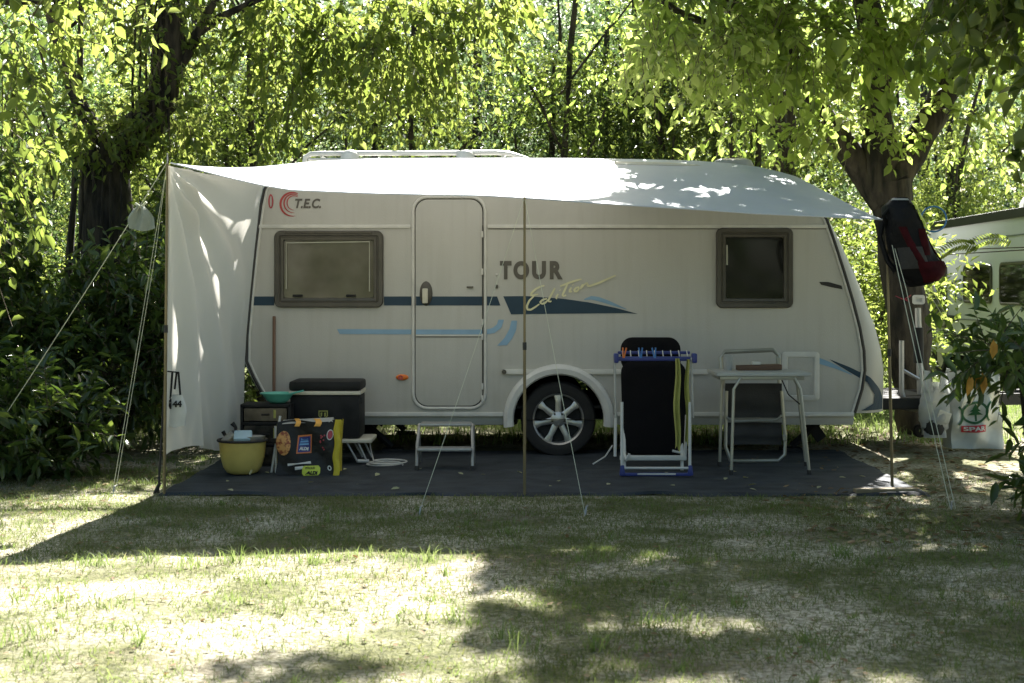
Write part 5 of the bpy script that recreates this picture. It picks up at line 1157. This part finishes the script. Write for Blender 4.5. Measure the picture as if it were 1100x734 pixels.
# undergrowth: shared bush, copied
ub = []
for k, mat in enumerate(('lf_mid', 'lf_dark', 'lf_haze')):
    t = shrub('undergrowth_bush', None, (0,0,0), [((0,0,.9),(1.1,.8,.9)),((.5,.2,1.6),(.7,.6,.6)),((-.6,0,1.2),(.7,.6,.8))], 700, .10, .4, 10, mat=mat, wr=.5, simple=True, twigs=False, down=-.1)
    ub.append(t)
usedb = set()
bs = [(0,-1.8,16.2),(1,.2,16.8),(2,2.0,16.4),(0,3.9,19.5),(1,6.9,30),(2,-3.8,17.2),(0,-6.2,15.2),(1,-7.2,17.6),(0,7.4,27),(2,4.4,22),(1,-4.4,21),(2,-1.4,22),(0,1.6,22.5),(1,4.3,24.5),(0,3.9,16.9),(1,-8.4,19),(2,-5.8,24),(0,9.6,30),(1,2.6,27),(2,-1.8,29),(1,-8.6,27)]
dl = ['left part','near middle','gap right of the middle','beside the forked trunk','beyond the drawbar','behind the awning corner','left edge under the trees','far left edge','behind the motorhome end','far right of the forked trunk','far left beyond the ivy trunk','far behind the left window','far behind the wheel','far beyond the bags','under the dark thicker trunk','outermost left','distant left','distant right','distant right middle','distant middle','distant left edge']
for (k, x, y), d in zip(bs, dl):
    src = ub[k]
    if k not in usedb: r = src; usedb.add(k)
    else:
        r = src.copy(); COL.objects.link(r)
        for ch in src.children: c = ch.copy(); COL.objects.link(c); c.parent = r
    r.location = (x, y, 0); r.rotation_euler = (0, 0, x*3); r.scale = (1.15, 1, .85+.25*random.random())
    tag(r, ['green','dark','pale'][k]+' undergrowth bush behind the caravan, '+d, 'bush', 'undergrowth behind the caravan')
# far wood: one mass
n = 60000
x = rng.uniform(-34, 34, n); y = rng.uniform(40, 52, n); top = 10+3.0*(vnoise(x, y, .25)-.5)*2+2*(vnoise(x, y, .9, 7)-.5)
z = rng.random(n)**.85*top; m = vnoise(x+z*.7, z*1.3, .55, 4, 9) > .16; P = np.stack([x, y, z], 1)[m]
V, Fc = leaves(P, rvec(len(P)), rvec(len(P)), rng.uniform(.25, .5, len(P)), rng.uniform(.16, .3, len(P)), simple=True)
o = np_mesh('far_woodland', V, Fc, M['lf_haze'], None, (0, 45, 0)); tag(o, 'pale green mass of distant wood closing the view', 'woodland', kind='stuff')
# the wood edge on the other side of the lawn: it is what the windows mirror
n = 26000
x = rng.uniform(-26, 26, n); y = -rng.uniform(12, 17, n)-np.abs(x)*.0; top = 6.5+4*(vnoise(x, y, .35, 3)-.5)*2; z = .1+rng.random(n)**.8*top; m = .6*vnoise(x+z, z*1.4, .6, 8, 9)+.4*vnoise(x, z, 2.2, 8, 9) > .42; P = np.stack([x, y, z], 1)[m]
V, Fc = leaves(P, rvec(len(P)), rvec(len(P)), rng.uniform(.25, .5, len(P)), rng.uniform(.16, .3, len(P)), simple=True)
o = np_mesh('opposite_woodland', V, Fc, M['lf_dark'], None, (0, -15, 0)); tag(o, 'wood edge across the lawn mirrored faintly in the caravan windows', 'woodland', kind='stuff')
# ------------------------------------------------------------------ grass, litter
def on_ground(n, x0, x1, y0, y1, dens=None):
    x = rng.uniform(x0, x1, n); y = y0+(y1-y0)*rng.random(n)
    fr = np.abs(x) < (y*.375+.25); m = fr
    if dens is not None: m &= rng.random(n) < dens(x, y)
    x, y = x[m], y[m]; return np.stack([x, y, gheight(x, y)], 1)
def blades(P, h, w, lean=.5):
    n = len(P); a = rng.uniform(0, 2*pi, n); b = rng.uniform(0, 2*pi, n); L = h[:, None]
    s = np.stack([np.cos(a), np.sin(a), 0*a], 1)*w[:, None]; ln = np.stack([np.cos(b), np.sin(b), 0*b], 1)*L*(lean*rng.random(n)[:, None]); up = np.array([[0,0,1.0]])*L
    V = np.stack([P-s*.5, P+s*.5, P+up*.6+ln*.45+s*.38, P+up*.6+ln*.45-s*.38, P+up*.92+ln*1.25], 1).reshape(-1, 3); i = (np.arange(n)*5)[:, None]
    return V, [i+[0,1,2,3], i+[3,2,4]]
def offmat(x, y): return 1-((x > -2.3) & (x < 2.7) & (y > 9.30) & (y < 11.85)).astype(float)
P = on_ground(400000, -4.2, 4.2, 4.5, 10.5, lambda x, y: (.25+.75*vnoise(x, y, 2.2, 5, 5))*(.35+.65*vnoise(x, y, 9, 2, 1))*offmat(x, y)*(1-.75*sstep(2.2, 3.0, x)*sstep(6.5, 8, y))*(1-.5*sstep(-.9, -1.6, -y+5.6)*(y < 7.0)*(x < .1))*(1-.45*(y < 7.1)*(x < 0)))
V, Fc = blades(P, rng.uniform(.008, .036, len(P)), rng.uniform(.0022, .0045, len(P)), 1.9)
o = np_mesh('mown_grass', V, Fc, M['grass'], None, (0, 7, 0)); tag(o, 'short dry mown grass covering the pitch', 'grass', kind='stuff')
cent = []
for px, py in ((375,603),(460,603),(105,608),(160,605),(60,645),(22,645),(120,655),(545,690),(490,668),(630,606),(640,700),(560,700),(610,680),(695,672),(790,650),(870,690),(700,612),(950,600),(480,650),(300,660),(150,690),(60,715),(905,600),(735,668),(840,705),(20,690),(250,605),(420,606),(330,606),(205,612),(590,640)):
    d = F*CH/(py-HY); cent.append((X(px, d), d, random.uniform(.04, .11), random.randint(14, 50)))
for k in range(230):
    d = random.uniform(4.6, 9.2); cent.append((random.uniform(-.38, .38)*d, d, random.uniform(.02, .09), random.randint(5, 26)))
for k in range(90):                       # taller grass along the left side of the sheet
    cent.append((random.uniform(-2.75, -1.7), random.uniform(11.9, 13.0), .08, 30)); cent.append((random.uniform(-3.2, -2.35), random.uniform(9.6, 11.5), .06, 18))
for k in range(60): cent.append((random.uniform(-.38, .38)*7.05, 7.05+random.uniform(-.14, .1), .05, 14))
Ps, hs = [], []
for ci, (x_, y_, r, c) in enumerate(cent):
    hs.append(rng.uniform(.03, .105 if ci % 3 else .07, c) if ci < 31 else rng.uniform(.018, .030+.045*rng.random(), c))
    q = rng.normal(size=(c, 2))*r*.55; Ps.append(np.stack([x_+q[:, 0], y_+q[:, 1], gheight(x_+q[:, 0], y_+q[:, 1])], 1))
P = np.concatenate(Ps); V, Fc = blades(P, np.concatenate(hs), rng.uniform(.0025, .0055, len(P)), 1.1)
o = np_mesh('grass_tufts', V, Fc, M['tuft'], None, (0, 7, 0)); tag(o, 'longer green grass tufts scattered over the dry lawn', 'grass', kind='stuff')
P = on_ground(60000, -9, 9, 12.4, 22, lambda x, y: .3+.7*vnoise(x, y, 1.5)); V, Fc = blades(P, rng.uniform(.03, .12, len(P)), rng.uniform(.008, .016, len(P)), .8)
o = np_mesh('rough_grass', V, Fc, M['tuft'], None, (0, 16, 0)); tag(o, 'rough green grass growing behind and under the caravan', 'grass', kind='stuff')
def litter(n, f, ln, mat, name, lab, zoff=.004):
    P = np.array([f() for _ in range(n)]); P[:, 2] += zoff; A = rvec(n); A[:, 2] *= .12; Nn = rvec(n)*.35; Nn[:, 2] = 1
    V, Fc = leaves(P, A, Nn, rng.uniform(.6, 1.3, n)*ln, rng.uniform(.4, .8, n)*ln, fold=.12, droop=.05); o = np_mesh(name, V, Fc, M[mat], None, (0, 8, 0)); tag(o, lab, 'leaves', kind='stuff')
def fl():
    d = random.uniform(4.6, 9.25); x = random.uniform(-.39, .39)*d; return (x, d, float(gheight(x, d))+.008)
def fr_():
    x = random.uniform(1.6, 4.4); y = random.uniform(7.4, 14); return (x, y, float(gheight(x, y))+.004)
M['litter'] = LG('dead_leaf', [(.10,.06,.03),(.22,.15,.08),(.38,.30,.18)], [(.2,.12,.05),(.3,.2,.08),(.4,.3,.15)], .2, .8, .2, 4)
M['litterpale'] = LG('pale_leaf', [(.30,.32,.20),(.42,.42,.25),(.55,.50,.36)], [(.3,.3,.1),(.4,.4,.1),(.4,.4,.2)], .2, .8, .2, 4)
litter(650, fl, .032, 'litter', 'dead_leaves', 'small brown dead leaves scattered on the lawn')
litter(26, lambda: (random.uniform(-2.2, 2.6), random.uniform(9.4, 10.6), .03), .05, 'litterpale', 'fallen_leaves', 'few pale fallen leaves on the dark ground sheet')
litter(1500, fr_, .06, 'litter', 'leaf_litter', 'brown leaf litter under the bush and trees on the right')
def flf():
    x = random.uniform(-5, -2.4); y = random.uniform(8.5, 13); return (x, y, float(gheight(x, y))+.004)
litter(700, flf, .045, 'litter', 'leaf_litter', 'brown leaf litter under the bushes on the left')
# ------------------------------------------------------------------ light, sky, camera
w = bpy.data.worlds.new('World'); sc.world = w; w.use_nodes = True; nt = w.node_tree; bg = nt.nodes['Background']
sky = nt.nodes.new('ShaderNodeTexSky'); sky.sky_type = 'NISHITA'; sky.sun_disc = False
el = math.atan2(SUN[2], math.hypot(SUN[0], SUN[1])); sky.sun_elevation = el; sky.sun_rotation = math.atan2(SUN[0], SUN[1])
sky.air_density = 1.0; sky.dust_density = 2.5; sky.ozone_density = 1.0
wb = nt.nodes.new('ShaderNodeMix'); wb.data_type = 'RGBA'; wb.blend_type = 'MULTIPLY'; wb.inputs[0].default_value = 1; wb.inputs[7].default_value = (1.02, 1.02, .91, 1)   # the camera's warm white balance
nt.links.new(sky.outputs[0], wb.inputs[6]); nt.links.new(wb.outputs[2], bg.inputs[0]); bg.inputs[1].default_value = .046
sl = bpy.data.lights.new('sun', 'SUN'); sl.energy = 5.0; sl.angle = math.radians(.53); sl.color = (1, .965, .91)
so = bpy.data.objects.new('sun', sl); COL.objects.link(so); so.location = (2, 20, 18); so.rotation_euler = Vector(-SUN).to_track_quat('-Z', 'Y').to_euler()
cd = bpy.data.cameras.new('camera'); cd.lens = F/1100*36; cd.sensor_width = 36; cd.shift_y = -(367-HY)/1100*1.0; cd.clip_end = 2000; cd.clip_start = .05
cd.dof.use_dof = True; cd.dof.focus_distance = 10.8; cd.dof.aperture_fstop = 5.0
co = bpy.data.objects.new('camera', cd); COL.objects.link(co); co.location = (0, 0, CH); co.rotation_euler = (math.radians(90), 0, 0); sc.camera = co
sc.view_settings.view_transform = 'Standard'; sc.view_settings.look = 'None'; sc.view_settings.exposure = 0; sc.view_settings.gamma = 1
cy_ = sc.cycles; cy_.max_bounces = 7; cy_.diffuse_bounces = 4; cy_.glossy_bounces = 3; cy_.transmission_bounces = 5; cy_.sample_clamp_indirect = 8
cy_.film_exposure = 5.4; cy_.use_denoising = True; cy_.use_adaptive_sampling = True; cy_.adaptive_threshold = .015
